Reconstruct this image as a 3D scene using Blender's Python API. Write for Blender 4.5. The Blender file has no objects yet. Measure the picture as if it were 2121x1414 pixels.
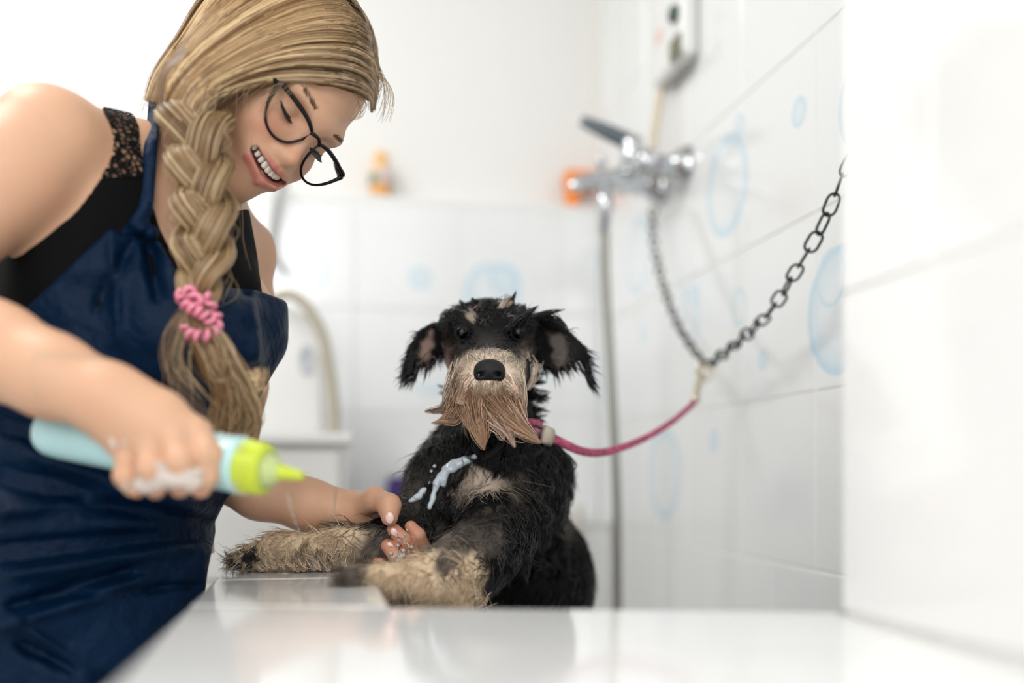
import bpy, bmesh, math, random
import numpy as np
from mathutils import Vector, Matrix
random.seed(7); RNG = np.random.default_rng(7)
SC = bpy.context.scene
COL = SC.collection

# ---------------------------------------------------------------- camera, world, lights, exposure
PSI = math.radians(10.8); FPX = 2060.0; CX = 1060.5; HY = 977.0; CAMZ = 1.0
RV = np.array([math.cos(PSI), -math.sin(PSI), 0.0]); FV = np.array([math.sin(PSI), math.cos(PSI), 0.0]); UV = np.array([0, 0, 1.0])
cd = bpy.data.cameras.new('camera'); cam = bpy.data.objects.new('camera', cd); COL.objects.link(cam)
cam.location = (0, 0, CAMZ); cam.rotation_euler = (math.pi/2, 0, -PSI)
cd.sensor_width = 36.0; cd.lens = 36.0*FPX/2121.0; cd.shift_y = (HY-707.0)/2121.0
cd.clip_start = 0.02; cd.clip_end = 50
cd.dof.use_dof = True; cd.dof.focus_distance = 1.13; cd.dof.aperture_fstop = 1.1
SC.camera = cam
W = bpy.data.worlds.new('world'); SC.world = W; W.use_nodes = True
W.node_tree.nodes['Background'].inputs[0].default_value = (0.95, 0.975, 1.0, 1)
W.node_tree.nodes['Background'].inputs[1].default_value = 1.3
def area(name, loc, target, size, power, color=(1, 1, 1)):
    l = bpy.data.lights.new(name, 'AREA'); l.shape = 'RECTANGLE'; l.size, l.size_y = size; l.energy = power; l.color = color
    o = bpy.data.objects.new(name, l); COL.objects.link(o); o.location = loc
    o.rotation_euler = (Vector(target)-Vector(loc)).to_track_quat('-Z', 'Y').to_euler(); return o
area('window_light', (-0.7, -1.9, 2.2), (0.35, 1.3, 0.95), (1.3, 0.9), 17, (1, 0.993, 0.98))
area('ceiling_light_far', (-0.95, 1.25, 2.66), (-0.6, 1.3, 0), (1.0, 0.6), 15, (1, 0.995, 0.985))
area('ceiling_light_near', (0.0, -0.5, 2.66), (0.0, -0.5, 0), (1.2, 0.5), 4, (1, 0.995, 0.985))
SC.view_settings.view_transform = 'Standard'; SC.view_settings.look = 'None'
SC.view_settings.gamma = 1.0; SC.view_settings.use_curve_mapping = False
SC.view_settings.exposure = 0.53

# ---------------------------------------------------------------- coordinates
def Q(px, py, d):
    """a point seen at (px, py) at depth d, in the camera-levelled frame (right, up, depth)"""
    return np.array([(px-CX)*d/FPX, (HY-py)*d/FPX, d])
def toW(v):
    v = np.asarray(v, float)
    return v[..., 0:1]*RV + v[..., 2:3]*FV + v[..., 1:2]*UV + np.array([0, 0, CAMZ])
def P(px, py, d): return toW(Q(px, py, d))
def rpx(r, d): return r*d/FPX
def on_right(px, py, X):
    """(Y, Z) of the point of the plane x = X seen at (px, py)"""
    d = X/((px-CX)/FPX*RV[0]+FV[0]); return P(px, py, d)
def on_back(px, py, Y):
    d = Y/((px-CX)/FPX*RV[1]+FV[1]); return P(px, py, d)

# ---------------------------------------------------------------- object helpers
def wloc(o):
    v = np.zeros(3)
    while o is not None: v += np.array(o.location); o = o.parent
    return v
def link(name, me, mat=None, parent=None):
    o = bpy.data.objects.new(name, me); COL.objects.link(o)
    if mat is not None:
        for m in (mat if isinstance(mat, (list, tuple)) else [mat]): me.materials.append(m)
    if parent is not None: o.parent = parent
    return o
def mesh(name, verts, faces, mat=None, parent=None, cols=None, smooth=True):
    """faces: int array (n,3)/(n,4), or a list of lists"""
    verts = np.asarray(verts, float)
    if parent is not None: verts = verts-wloc(parent)
    me = bpy.data.meshes.new(name)
    if isinstance(faces, np.ndarray):
        n, k = faces.shape
        me.vertices.add(len(verts)); me.vertices.foreach_set('co', verts.astype(np.float32).ravel())
        me.loops.add(n*k); me.loops.foreach_set('vertex_index', faces.astype(np.int32).ravel())
        me.polygons.add(n); me.polygons.foreach_set('loop_start', np.arange(0, n*k, k, dtype=np.int32))
        me.update(calc_edges=True); me.validate()
    else:
        me.from_pydata([tuple(v) for v in verts], [], faces); me.update()
    if cols is not None:
        a = me.color_attributes.new('Col', 'FLOAT_COLOR', 'POINT')
        c = np.ones((len(verts), 4), np.float32); c[:, :3] = cols; a.data.foreach_set('color', c.ravel())
    if smooth: me.polygons.foreach_set('use_smooth', np.ones(len(me.polygons), bool))
    return link(name, me, mat, parent)
def from_bm(name, bm, mat=None, parent=None, smooth=False):
    if parent is not None:
        w = wloc(parent)
        for v in bm.verts: v.co -= Vector(w)
    bmesh.ops.recalc_face_normals(bm, faces=bm.faces)
    me = bpy.data.meshes.new(name); bm.to_mesh(me); bm.free()
    if smooth: me.polygons.foreach_set('use_smooth', np.ones(len(me.polygons), bool))
    return link(name, me, mat, parent)
def empty(name, loc):
    o = bpy.data.objects.new(name, None); o.empty_display_size = 0.05; COL.objects.link(o); o.location = tuple(loc); return o
def tag(o, label=None, cat=None, group=None, kind=None):
    if label: o['label'] = label
    if cat: o['category'] = cat
    if group: o['group'] = group
    if kind: o['kind'] = kind
    return o
def bm_box(lo, hi, bevel=0.0, seg=2, bm=None):
    b = bmesh.new() if bm is None else bm
    lo, hi = np.array(lo, float), np.array(hi, float)
    r = bmesh.ops.create_cube(b, size=1.0, matrix=Matrix.Translation(Vector((lo+hi)/2)) @ Matrix.Diagonal(Vector((*(hi-lo), 1))))
    if bevel > 0:
        es = list({e for v in r['verts'] for e in v.link_edges})
        bmesh.ops.bevel(b, geom=es, offset=bevel, segments=seg, profile=0.5, affect='EDGES')
    return b
def bm_prism(poly, z0, z1, bevel=0.0, seg=2):
    b = bmesh.new()
    lo = [b.verts.new((x, y, z0)) for x, y in poly]; hi = [b.verts.new((x, y, z1)) for x, y in poly]
    b.faces.new(lo[::-1]); b.faces.new(hi); n = len(poly)
    for i in range(n): b.faces.new((lo[i], lo[(i+1) % n], hi[(i+1) % n], hi[i]))
    bmesh.ops.recalc_face_normals(b, faces=b.faces)
    if bevel > 0: bmesh.ops.bevel(b, geom=list(b.edges), offset=bevel, segments=seg, profile=0.5, affect='EDGES')
    return b
def frame_to(axis):
    a = np.array(axis, float); a /= np.linalg.norm(a)
    h = np.array([0, 0, 1.0]) if abs(a[2]) < 0.9 else np.array([1.0, 0, 0])
    x = np.cross(h, a); x /= np.linalg.norm(x); return x, np.cross(a, x), a
def lathe(p0, axis, prof, n=32, scale=(1, 1)):
    """prof: (distance along axis, radius) list -> verts, faces (world)"""
    x, y, a = frame_to(axis); th = np.linspace(0, 2*np.pi, n, endpoint=False)
    V = []; p0 = np.array(p0, float)
    for s, r in prof: V.append(p0+a*s+r*(np.cos(th)[:, None]*x*scale[0]+np.sin(th)[:, None]*y*scale[1]))
    V = np.concatenate(V); m = len(prof); F = []
    for i in range(m-1):
        for j in range(n):
            F.append([i*n+j, i*n+(j+1) % n, (i+1)*n+(j+1) % n, (i+1)*n+j])
    F.append(list(range(n))[::-1]); F.append([(m-1)*n+j for j in range(n)])
    return V, F
def merge(parts):
    V = []; F = []; o = 0
    for v, f in parts:
        V.append(np.asarray(v)); F += [[i+o for i in q] for q in f]; o += len(v)
    return np.concatenate(V), F
def catmull(pts, n):
    pts = np.asarray(pts, float); m = len(pts)
    t = np.linspace(0, m-1, n); i = np.clip(t.astype(int), 0, m-2); f = (t-i)[:, None]
    g = lambda k: pts[np.clip(k, 0, m-1)]
    p0, p1, p2, p3 = g(i-1), g(i), g(i+1), g(i+2)
    return 0.5*(2*p1+(p2-p0)*f+(2*p0-5*p1+4*p2-p3)*f**2+(3*p1-p0-3*p2+p3)*f**3)
def tubes(paths, radii, sides=3, ref=None, flat=None):
    """paths (N,M,3), radii (N,M) -> verts, quads. flat: width factor across"""
    Pn = np.asarray(paths, float); N, M, _ = Pn.shape
    T = np.gradient(Pn, axis=1); T /= np.linalg.norm(T, axis=2, keepdims=True)+1e-12
    r = np.array([0.31, -0.52, 0.8]) if ref is None else np.asarray(ref, float)
    A = np.cross(T, np.broadcast_to(r, T.shape)); A /= np.linalg.norm(A, axis=2, keepdims=True)+1e-12
    B = np.cross(T, A); th = np.arange(sides)*2*np.pi/sides
    ca, sa = np.cos(th), np.sin(th)
    if flat is not None: ca = ca*flat
    R = np.asarray(radii, float)[:, :, None, None]
    V = Pn[:, :, None, :]+R*(A[:, :, None, :]*ca[None, None, :, None]+B[:, :, None, :]*sa[None, None, :, None])
    idx = np.arange(N*M*sides).reshape(N, M, sides); nx = np.roll(idx, -1, axis=2)
    F = np.stack([idx[:, :-1], nx[:, :-1], nx[:, 1:], idx[:, 1:]], -1).reshape(-1, 4)
    return V.reshape(-1, 3), F
def tube(path, r, sides=12, n=None, ref=None, flat=None, caps=True):
    p = catmull(path, n) if n else np.asarray(path, float)
    rr = np.full((1, len(p)), r) if np.isscalar(r) else np.interp(np.linspace(0, 1, len(p)), np.linspace(0, 1, len(r)), r)[None]
    V, F = tubes(p[None], rr, sides, ref, flat); F = F.tolist()
    if caps: F.append(list(range(sides))[::-1]); F.append([len(V)-sides+i for i in range(sides)])
    return V, F

# ---------------------------------------------------------------- materials
def lin(c):
    return tuple(((x/255)/12.92 if x/255 <= 0.04045 else ((x/255+0.055)/1.055)**2.4) for x in c)
def mat(name, base=(200, 200, 200), rough=0.5, metal=0.0, attr=False, bump=None, sss=0.0, coat=0.0, trans=0.0, spec=None, var=None, ior=None, alpha=None, bump2=None, sheen=0.0, emit=None):
    m = bpy.data.materials.new(name); m.use_nodes = True; nt = m.node_tree; b = nt.nodes['Principled BSDF']
    c = lin(base); b.inputs['Base Color'].default_value = (*c, 1); b.inputs['Roughness'].default_value = rough; b.inputs['Metallic'].default_value = metal
    if spec is not None: b.inputs['Specular IOR Level'].default_value = spec
    if coat: b.inputs['Coat Weight'].default_value = coat; b.inputs['Coat Roughness'].default_value = 0.08
    if trans: b.inputs['Transmission Weight'].default_value = trans
    if ior: b.inputs['IOR'].default_value = ior
    if alpha is not None: b.inputs['Alpha'].default_value = alpha
    if sheen: b.inputs['Sheen Weight'].default_value = sheen
    if sss:
        b.inputs['Subsurface Weight'].default_value = sss; b.inputs['Subsurface Radius'].default_value = (1.0, 0.35, 0.2); b.inputs['Subsurface Scale'].default_value = 0.006
    src = None; tc = nt.nodes.new('ShaderNodeTexCoord')
    if attr:
        a = nt.nodes.new('ShaderNodeAttribute'); a.attribute_name = 'Col'; src = a.outputs['Color']
    if var:
        nz = nt.nodes.new('ShaderNodeTexNoise'); nz.inputs['Scale'].default_value = var[0]; nz.inputs['Detail'].default_value = 4
        nt.links.new(tc.outputs['Object'], nz.inputs['Vector'])
        mr = nt.nodes.new('ShaderNodeMapRange'); mr.inputs[1].default_value = 0.3; mr.inputs[2].default_value = 0.7
        mr.inputs[3].default_value = 1-var[1]; mr.inputs[4].default_value = 1+var[1]*0.5; nt.links.new(nz.outputs['Fac'], mr.inputs[0])
        mx = nt.nodes.new('ShaderNodeMix'); mx.data_type = 'RGBA'; mx.blend_type = 'MULTIPLY'; mx.inputs[0].default_value = 1.0
        if src: nt.links.new(src, mx.inputs[6])
        else: mx.inputs[6].default_value = (*c, 1)
        nt.links.new(mr.outputs[0], mx.inputs[7]); src = mx.outputs[2]
    if src: nt.links.new(src, b.inputs['Base Color'])
    prev = None
    for bb in (bump, bump2):
        if not bb: continue
        nz = nt.nodes.new('ShaderNodeTexNoise'); nz.inputs['Scale'].default_value = bb[0]; nz.inputs['Detail'].default_value = 5
        if len(bb) > 2:
            mp = nt.nodes.new('ShaderNodeMapping'); mp.inputs['Scale'].default_value = bb[2]; nt.links.new(tc.outputs['Object'], mp.inputs['Vector']); nt.links.new(mp.outputs[0], nz.inputs['Vector'])
        else: nt.links.new(tc.outputs['Object'], nz.inputs['Vector'])
        bp = nt.nodes.new('ShaderNodeBump'); bp.inputs['Strength'].default_value = 1.0; bp.inputs['Distance'].default_value = bb[1]
        nt.links.new(nz.outputs['Fac'], bp.inputs['Height'])
        if prev: nt.links.new(prev, bp.inputs['Normal'])
        prev = bp.outputs['Normal']
    if prev: nt.links.new(prev, b.inputs['Normal'])
    return m

# ---------------------------------------------------------------- signed-distance modelling and surface nets
def smin(a, b, k):
    h = np.maximum(k-np.abs(a-b), 0)/k; return np.minimum(a, b)-h*h*k*0.25
class Blob:
    """a list of rounded solids melted into one skin"""
    def __init__(s): s.ops = []
    def cone(s, a, b, ra, rb, k=0.02, sub=False):
        a, b = np.array(a, float), np.array(b, float); ab = b-a; L = max(ab @ ab, 1e-12)
        def f(X, Y, Z):
            x, y, z = X-a[0], Y-a[1], Z-a[2]
            h = np.clip((x*ab[0]+y*ab[1]+z*ab[2])/L, 0, 1)
            return np.sqrt((x-h*ab[0])**2+(y-h*ab[1])**2+(z-h*ab[2])**2)-(ra+(rb-ra)*h)
        m = max(ra, rb)
        s.ops.append((f, np.minimum(a, b)-m, np.maximum(a, b)+m, k, sub)); return s
    def ball(s, c, r, k=0.02, sub=False): return s.cone(c, c, r, r, k, sub)
    def chain(s, pts, rs, k=0.02, sub=False):
        for i in range(len(pts)-1): s.cone(pts[i], pts[i+1], rs[i], rs[i+1], k, sub)
        return s
    def ell(s, c, r, ax=None, k=0.02, sub=False):
        c = np.array(c, float); r = np.array(r, float); A = np.eye(3) if ax is None else np.array(ax, float)
        def f(X, Y, Z):
            x, y, z = X-c[0], Y-c[1], Z-c[2]
            q = [(x*A[i, 0]+y*A[i, 1]+z*A[i, 2])/r[i] for i in range(3)]
            k0 = np.sqrt(q[0]**2+q[1]**2+q[2]**2)+1e-9
            k1 = np.sqrt((q[0]/r[0])**2+(q[1]/r[1])**2+(q[2]/r[2])**2)+1e-9
            return k0*(k0-1)/k1
        ext = np.sqrt(((A*r[:, None])**2).sum(0)); s.ops.append((f, c-ext, c+ext, k, sub)); return s
    def eval(s, lo, hi, h, margin=0.015):
        lo = np.array(lo, float); n = np.ceil((np.array(hi)-lo)/h).astype(int)+1
        D = np.full(n, 0.5, np.float32)
        ax = [(lo[i]+h*np.arange(n[i])).astype(np.float32) for i in range(3)]
        for f, a, b, k, sub in s.ops:
            m = margin+k
            i0 = np.clip(np.floor((a-m-lo)/h).astype(int), 0, n); i1 = np.clip(np.ceil((b+m-lo)/h).astype(int)+1, 0, n)
            if np.any(i1 <= i0): continue
            sl = tuple(slice(i0[j], i1[j]) for j in range(3))
            d = f(ax[0][sl[0]][:, None, None], ax[1][sl[1]][None, :, None], ax[2][sl[2]][None, None, :]).astype(np.float32)
            D[sl] = -smin(-D[sl], d, k) if sub else smin(D[sl], d, k)
        return D, lo, h, ax
def nets(D, lo, h):
    S = D < 0; n = np.array(D.shape)
    c = np.zeros(n-1, np.uint8)
    for i in (0, 1):
        for j in (0, 1):
            for k in (0, 1): c += S[i:n[0]-1+i, j:n[1]-1+j, k:n[2]-1+k]
    act = (c > 0) & (c < 8); I, J, K = np.nonzero(act); N = len(I)
    idx = np.full(n-1, -1, np.int32); idx[I, J, K] = np.arange(N)
    acc = np.zeros((N, 3)); cnt = np.zeros(N)
    for ax in range(3):
        o1, o2 = [a for a in range(3) if a != ax]
        for p in (0, 1):
            for q in (0, 1):
                off = np.zeros(3, int); off[o1] = p; off[o2] = q; off2 = off.copy(); off2[ax] = 1
                d0 = D[I+off[0], J+off[1], K+off[2]]; d1 = D[I+off2[0], J+off2[1], K+off2[2]]
                m = (d0 < 0) != (d1 < 0); t = np.where(m, d0/np.where(m, d0-d1, 1), 0)
                for a in range(3): acc[:, a] += np.where(m, off[a]+(t if a == ax else 0), 0)
                cnt += m
    V = lo+h*(np.stack([I, J, K], 1)+acc/cnt[:, None])
    F = []
    for ax in range(3):
        o1, o2 = (ax+1) % 3, (ax+2) % 3
        sl0 = [slice(1, -1)]*3; sl1 = [slice(1, -1)]*3
        sl0[ax] = slice(0, n[ax]-1); sl1[ax] = slice(1, n[ax])
        a, b = S[tuple(sl0)], S[tuple(sl1)]
        G = np.array(np.nonzero(a != b)).T
        if not len(G): continue
        fl = a[tuple(G.T)]; base = G.copy(); base[:, o1] += 1; base[:, o2] += 1
        def cell(d1, d2):
            g = base.copy(); g[:, o1] -= d1; g[:, o2] -= d2; return idx[g[:, 0], g[:, 1], g[:, 2]]
        q = np.stack([cell(1, 1), cell(0, 1), cell(0, 0), cell(1, 0)], 1)
        q[~fl] = q[~fl][:, ::-1]; F.append(q)
    return V, np.concatenate(F)
def sm(V, F, it=2, lam=0.5):
    V = V.copy(); n = len(V); a = F.ravel(); b = np.roll(F, -1, 1).ravel()
    deg = np.bincount(a, minlength=n)+np.bincount(b, minlength=n)
    for _ in range(it):
        s = np.stack([np.bincount(a, V[b, i], n)+np.bincount(b, V[a, i], n) for i in range(3)], 1)
        V += lam*(s/np.maximum(deg, 1)[:, None]-V)
    return V
def skin(blob, lo, hi, h, it=2, drop=None):
    D, l, h, ax = blob.eval(lo, hi, h); V, F = nets(D, l, h); V = sm(V, F, it)
    if drop:
        c = V[F].mean(1); keep = np.ones(len(F), bool)
        for a, b in drop: keep &= ~np.all((c > np.array(a)+0.004) & (c < np.array(b)-0.004), axis=1)
        F = F[keep]
    return V, F
def joinVF(L):
    V = []; F = []; o = 0
    for v, f in L: V.append(v); F.append(f+o); o += len(v)
    return np.concatenate(V), np.concatenate(F)
def normals(V, F):
    a = np.cross(V[F[:, 2]]-V[F[:, 0]], V[F[:, 3]]-V[F[:, 1]]); n = np.zeros_like(V)
    for k in range(4): np.add.at(n, F[:, k], a)
    return n/(np.linalg.norm(n, axis=1, keepdims=True)+1e-12)
def wob(p, s, seed=0):
    """cheap smooth noise in about -1..1"""
    r = np.random.default_rng(seed); o = 0
    for i in range(5):
        k = r.normal(size=3); k *= s*(1+0.35*i)/np.linalg.norm(k); o = o+np.sin(p @ k+r.uniform(0, 6.28))*(1/(1+0.3*i))
    return o/2.3
def smooth01(a, b, x):
    t = np.clip((x-a)/(b-a), 0, 1); return t*t*(3-2*t)
def pxof(p):
    """image position of points of the levelled frame"""
    return CX+FPX*p[..., 0]/p[..., 2], HY-FPX*p[..., 1]/p[..., 2]
# ================================================================ the room
XW = 0.67; YB = 2.37; XP = 0.41; YP = 0.736; RZ = 0.886; TS = 0.247; JO = 0.0028
def bubble_mat(name, ax, bubbles):
    """glossy white tile glaze with printed pale blue bubbles; ax: world axis that runs along the wall"""
    m = mat(name, (238, 239, 239), 0.13, coat=0.3); nt = m.node_tree; b = nt.nodes['Principled BSDF']
    g = nt.nodes.new('ShaderNodeNewGeometry'); cur = None; N = nt.nodes.new; L = nt.links.new
    for (a, z, r, kind) in bubbles:
        v = N('ShaderNodeVectorMath'); v.operation = 'SUBTRACT'; L(g.outputs['Position'], v.inputs[0])
        c = [0, 0, z]; c[ax] = a; v.inputs[1].default_value = c
        w = N('ShaderNodeVectorMath'); w.operation = 'MULTIPLY'; L(v.outputs[0], w.inputs[0])
        s = [0, 0, 1/r]; s[ax] = 1/r; w.inputs[1].default_value = s
        l = N('ShaderNodeVectorMath'); l.operation = 'LENGTH'; L(w.outputs[0], l.inputs[0])
        rp = N('ShaderNodeValToRGB'); e = rp.color_ramp.elements; cr = rp.color_ramp
        st = {'ring': [(0, .06), (.70, .10), (.82, .45), (.93, .85), (.985, .7), (1.0, 0)], 'fill': [(0, .35), (.6, .5), (.9, .9), (.98, .8), (1.0, 0)],
              'big': [(0, .12), (.5, .22), (.8, .5), (.94, 1.0), (.985, .8), (1.0, 0)]}[kind]
        while len(e) < len(st): e.new(0.5)
        for el, (p, q) in zip(sorted(e, key=lambda t: t.position), st): pass
        for i, (p, q) in enumerate(st): e[i].position = p; e[i].color = (q, q, q, 1)
        dv = N('ShaderNodeMath'); dv.operation = 'MULTIPLY'; L(l.outputs['Value'], dv.inputs[0]); dv.inputs[1].default_value = 0.999; dv.use_clamp = True
        L(dv.outputs[0], rp.inputs[0])
        if cur is None: cur = rp.outputs[0]
        else:
            mx = N('ShaderNodeMath'); mx.operation = 'MAXIMUM'; L(cur, mx.inputs[0]); L(rp.outputs[0], mx.inputs[1]); cur = mx.outputs[0]
    mix = N('ShaderNodeMix'); mix.data_type = 'RGBA'; mix.inputs[6].default_value = (*lin((240, 241, 241)), 1); mix.inputs[7].default_value = (*lin((196, 222, 236)), 1)
    L(cur, mix.inputs[0]); L(mix.outputs[2], b.inputs['Base Color']); return m
def rw(px, py, rpy, kind):
    p = on_right(px, py, XW); d = XW/((px-CX)/FPX*RV[0]+FV[0]); return (p[1], p[2], rpy*d/FPX, kind)
def bw(px, py, rpy, kind):
    p = on_back(px, py, YB); d = YB/((px-CX)/FPX*RV[1]+FV[1]); return (p[0], p[2], rpy*d/FPX, kind)
M_TILE_R = bubble_mat('bubble_tile_side', 1, [rw(1505, 385, 106, 'ring'), rw(1532, 262, 26, 'fill'), rw(1655, 232, 32, 'fill'), rw(1788, 205, 100, 'ring'),
    rw(1738, 642, 136, 'big'), rw(1722, 575, 62, 'ring'), rw(1428, 652, 58, 'ring'), rw(1530, 636, 40, 'ring'), rw(1580, 745, 22, 'fill'), rw(1376, 982, 95, 'ring'),
    rw(1479, 912, 24, 'fill'), rw(1322, 530, 82, 'ring'), rw(1226, 790, 80, 'ring'), rw(1334, 690, 22, 'fill'), rw(1246, 545, 26, 'fill'), rw(1440, 612, 24, 'fill')])
M_TILE_B = bubble_mat('bubble_tile_back', 0, [bw(870, 577, 24, 'fill'), bw(1020, 605, 60, 'big'), bw(1045, 580, 34, 'fill'), bw(893, 765, 52, 'ring'), bw(1130, 760, 30, 'ring'), bw(640, 560, 40, 'ring')])
M_TILE = mat('white_glaze', (240, 240, 239), 0.11, coat=0.3)
M_GROUT = mat('grout', (236, 234, 229), 0.9, bump=(300, 0.0006))
M_PLASTER = mat('white_plaster', (238, 237, 234), 0.75, bump=(120, 0.0006))
M_FLOOR = mat('floor_tile', (190, 190, 188), 0.35, var=(4, 0.06))
M_WHITE = mat('white_enamel', (236, 236, 234), 0.3)
def struct(name, o): o.name = name; return tag(o, kind='structure')
fl = struct('floor', from_bm('floor', bm_box((-2.6, -2.6, -0.1), (2.6, YB+0.2, 0)), M_FLOOR))
ce = struct('ceiling', from_bm('ceiling', bm_box((-2.6, -2.6, 2.7), (2.6, YB+0.2, 2.8)), M_PLASTER))
wr = struct('wall_right', from_bm('wall_right', bm_box((XW+0.0015, YP-0.02, 0), (XW+0.2, YB+0.2, 2.7)), M_GROUT))
wb = struct('wall_back', from_bm('wall_back', bm_box((-2.6, YB+0.075, 0), (XW+0.2, YB+0.2, 2.7)), M_PLASTER))
wl = struct('wall_left', from_bm('wall_left', bm_box((-2.6, -2.6, 0), (-2.5, YB+0.2, 2.7)), M_PLASTER))
wn = struct('wall_near', from_bm('wall_near', bm_box((XP+0.0015, -1.6, 0), (XW+0.2, YP-0.006, 2.7)), M_GROUT))
def tile_mesh(name, a, b, th, mt):
    bm = bm_box((0, 0, 0), (a, th, b), 0.0015, 1); me = bpy.data.meshes.new(name); bm.to_mesh(me); bm.free(); me.materials.append(mt); return me
def put(me, parent, loc, rz=0):
    o = bpy.data.objects.new('tile', me); COL.objects.link(o); o.parent = parent; o.location = loc; o.rotation_euler = (0, 0, rz); return o
# right wall: bottom row shifted by a good half, as in the picture
zj = [0.864+TS*k for k in range(-2, 8)]
tm = tile_mesh('tile', TS-JO, TS-JO, 0.008, M_TILE_R); cut = {}
for k, z in enumerate(zj):
    if z > 2.65: continue
    off = 1.412 if z < 0.86 else 1.272
    y = off-TS*3
    zh = min(TS, 2.70-z)
    while y < YB:
        y0, y1 = max(y, YP-0.006), min(y+TS, YB)
        if y1-y0 > 0.02:
            if y1-y0 > TS-0.001 and zh > TS-0.001: me = tm
            else:
                key = (round(y1-y0, 3), round(zh, 3)); me = cut.get(key) or tile_mesh('tile', y1-y0-JO, zh-JO, 0.008, M_TILE_R); cut[key] = me
            put(me, wr, (XW+0.008, y0+JO/2, z+JO/2), math.pi/2)
        y += TS
# back wall: tiled up to the ledge
ZL = 1.654
gb = from_bm('grout_bed', bm_box((-2.5, YB, 0), (XW, YB+0.08, ZL-0.006)), M_GROUT, wb)
tb = tile_mesh('tile', TS-JO, TS-JO, 0.008, M_TILE_B)
for k in range(6):
    z = ZL-0.022-TS*(k+1)
    for i in range(9):
        x1 = on_back(735, 500, YB)[0]+TS*(3-i)
        x0 = x1-TS
        if x1 > XW: x1 = XW
        if x1-x0 < 0.03: continue
        me = tb if x1-x0 > TS-0.001 else tile_mesh('tile', x1-x0-JO, TS-JO, 0.008, M_TILE_B)
        put(me, wb, (x0+JO/2, YB-0.003, z+JO/2))
led = tag(from_bm('trim_1', bm_box((-2.5, YB-0.003, ZL-0.02), (XW-0.001, YB+0.076, ZL), 0.006, 3), M_TILE), kind='structure')
# near wall section: big plain tiles, on its long face and on the reveal
zn = [0.893, 1.1625, 1.432, 1.70, 1.97, 2.24, 2.51]
zn = [RZ-0.26*3+0.26*k for k in range(3)]+[RZ+0.002, 1.142, 1.40, 1.66, 1.92, 2.18, 2.44]
for i, z in enumerate(zn):
    z1 = zn[i+1] if i+1 < len(zn) else 2.70
    off = 0.0 if i % 2 else 0.13
    y = YP
    ys = [YP]+[0.615-0.30*k-(0 if i % 2 == 0 else 0.15) for k in range(8)]
    for a, bb in zip(ys[1:], ys[:-1]):
        if bb-a < 0.02: continue
        put(tile_mesh('tile', bb-a-JO, z1-z-JO, 0.008, M_TILE), wn, (XP+0.008, a+JO/2, z+JO/2), math.pi/2)
    o = put(tile_mesh('tile', XW-XP-0.004, z1-z-JO, 0.008, M_TILE), wn, (XW-0.002, YP+0.002, z+JO/2), math.pi)

# ================================================================ the washing tub
tub = tag(empty('wash_tub', (0.25, 1.3, 0)), 'white tiled dog wash tub with broad glossy rim', 'tub')
XO = -0.112; XI = 0.056; YE = 1.80
fa = P(815, 1257, FPX*0.114/(1257-HY)); fb = P(1748, 1266, FPX*0.114/(1266-HY))
fa[0] = XI
def at_front(x): return fa[1]+(fb[1]-fa[1])*(x-fa[0])/(fb[0]-fa[0])
M_RIM = mat('rim_glaze', (238, 238, 237), 0.10, coat=0.4, bump=(9, 0.0012))
XWi = XW-0.002
from_bm('front_wall', bm_prism([(XO+0.008, -0.35), (XP-0.002, -0.35), (XP-0.002, YP), (XWi, YP+0.004), (XWi, at_front(XWi)-0.006), (XI+0.004, at_front(XI)-0.006), (XO+0.008, at_front(XO)-0.006)], 0, RZ-0.012), M_TILE, tub)
from_bm('side_wall', bm_prism([(XO+0.008, at_front(XO)-0.006), (XI-0.006, at_front(XI)-0.006), (XI-0.006, YE), (XO+0.008, YE)], 0, RZ-0.012), M_TILE, tub)
from_bm('basin', bm_prism([(XI-0.006, at_front(XI)-0.006), (XWi, at_front(XWi)-0.006), (XWi, YB-0.005), (XI+0.02, YB-0.005), (XI+0.02, YE), (XI-0.006, YE)], 0.36, 0.42), M_TILE, tub)
from_bm('back_wall', bm_prism([(0.075, YB-0.12), (XWi, YB-0.12), (XWi, YB-0.005), (0.075, YB-0.005)], 0.42, RZ-0.012, 0.004), M_TILE, tub)
from_bm('back_rim', bm_prism([(0.07, YB-0.125), (XWi, YB-0.125), (XWi, YB-0.005), (0.07, YB-0.005)], RZ-0.011, RZ, 0.003), M_RIM, tub)
from_bm('front_rim', bm_prism([(XO, -0.36), (XP+0.003, -0.36), (XP+0.003, YP+0.012), (XWi, YP+0.012), (XWi, at_front(XWi)), (XI, at_front(XI)), (XO, at_front(XO))], RZ-0.011, RZ, 0.004, 3), M_RIM, tub)
y = at_front(XO)+0.002
for i in range(4):
    y1 = min(y+0.247, YE) if i else y+0.20
    yi = at_front(XI)+0.002 if i == 0 else y
    from_bm('tile', bm_prism([(XO, y), (XI, yi), (XI, y1-0.002), (XO, y1-0.002)], RZ-0.011, RZ, 0.003, 2), M_RIM, tub); y = y1
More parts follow.
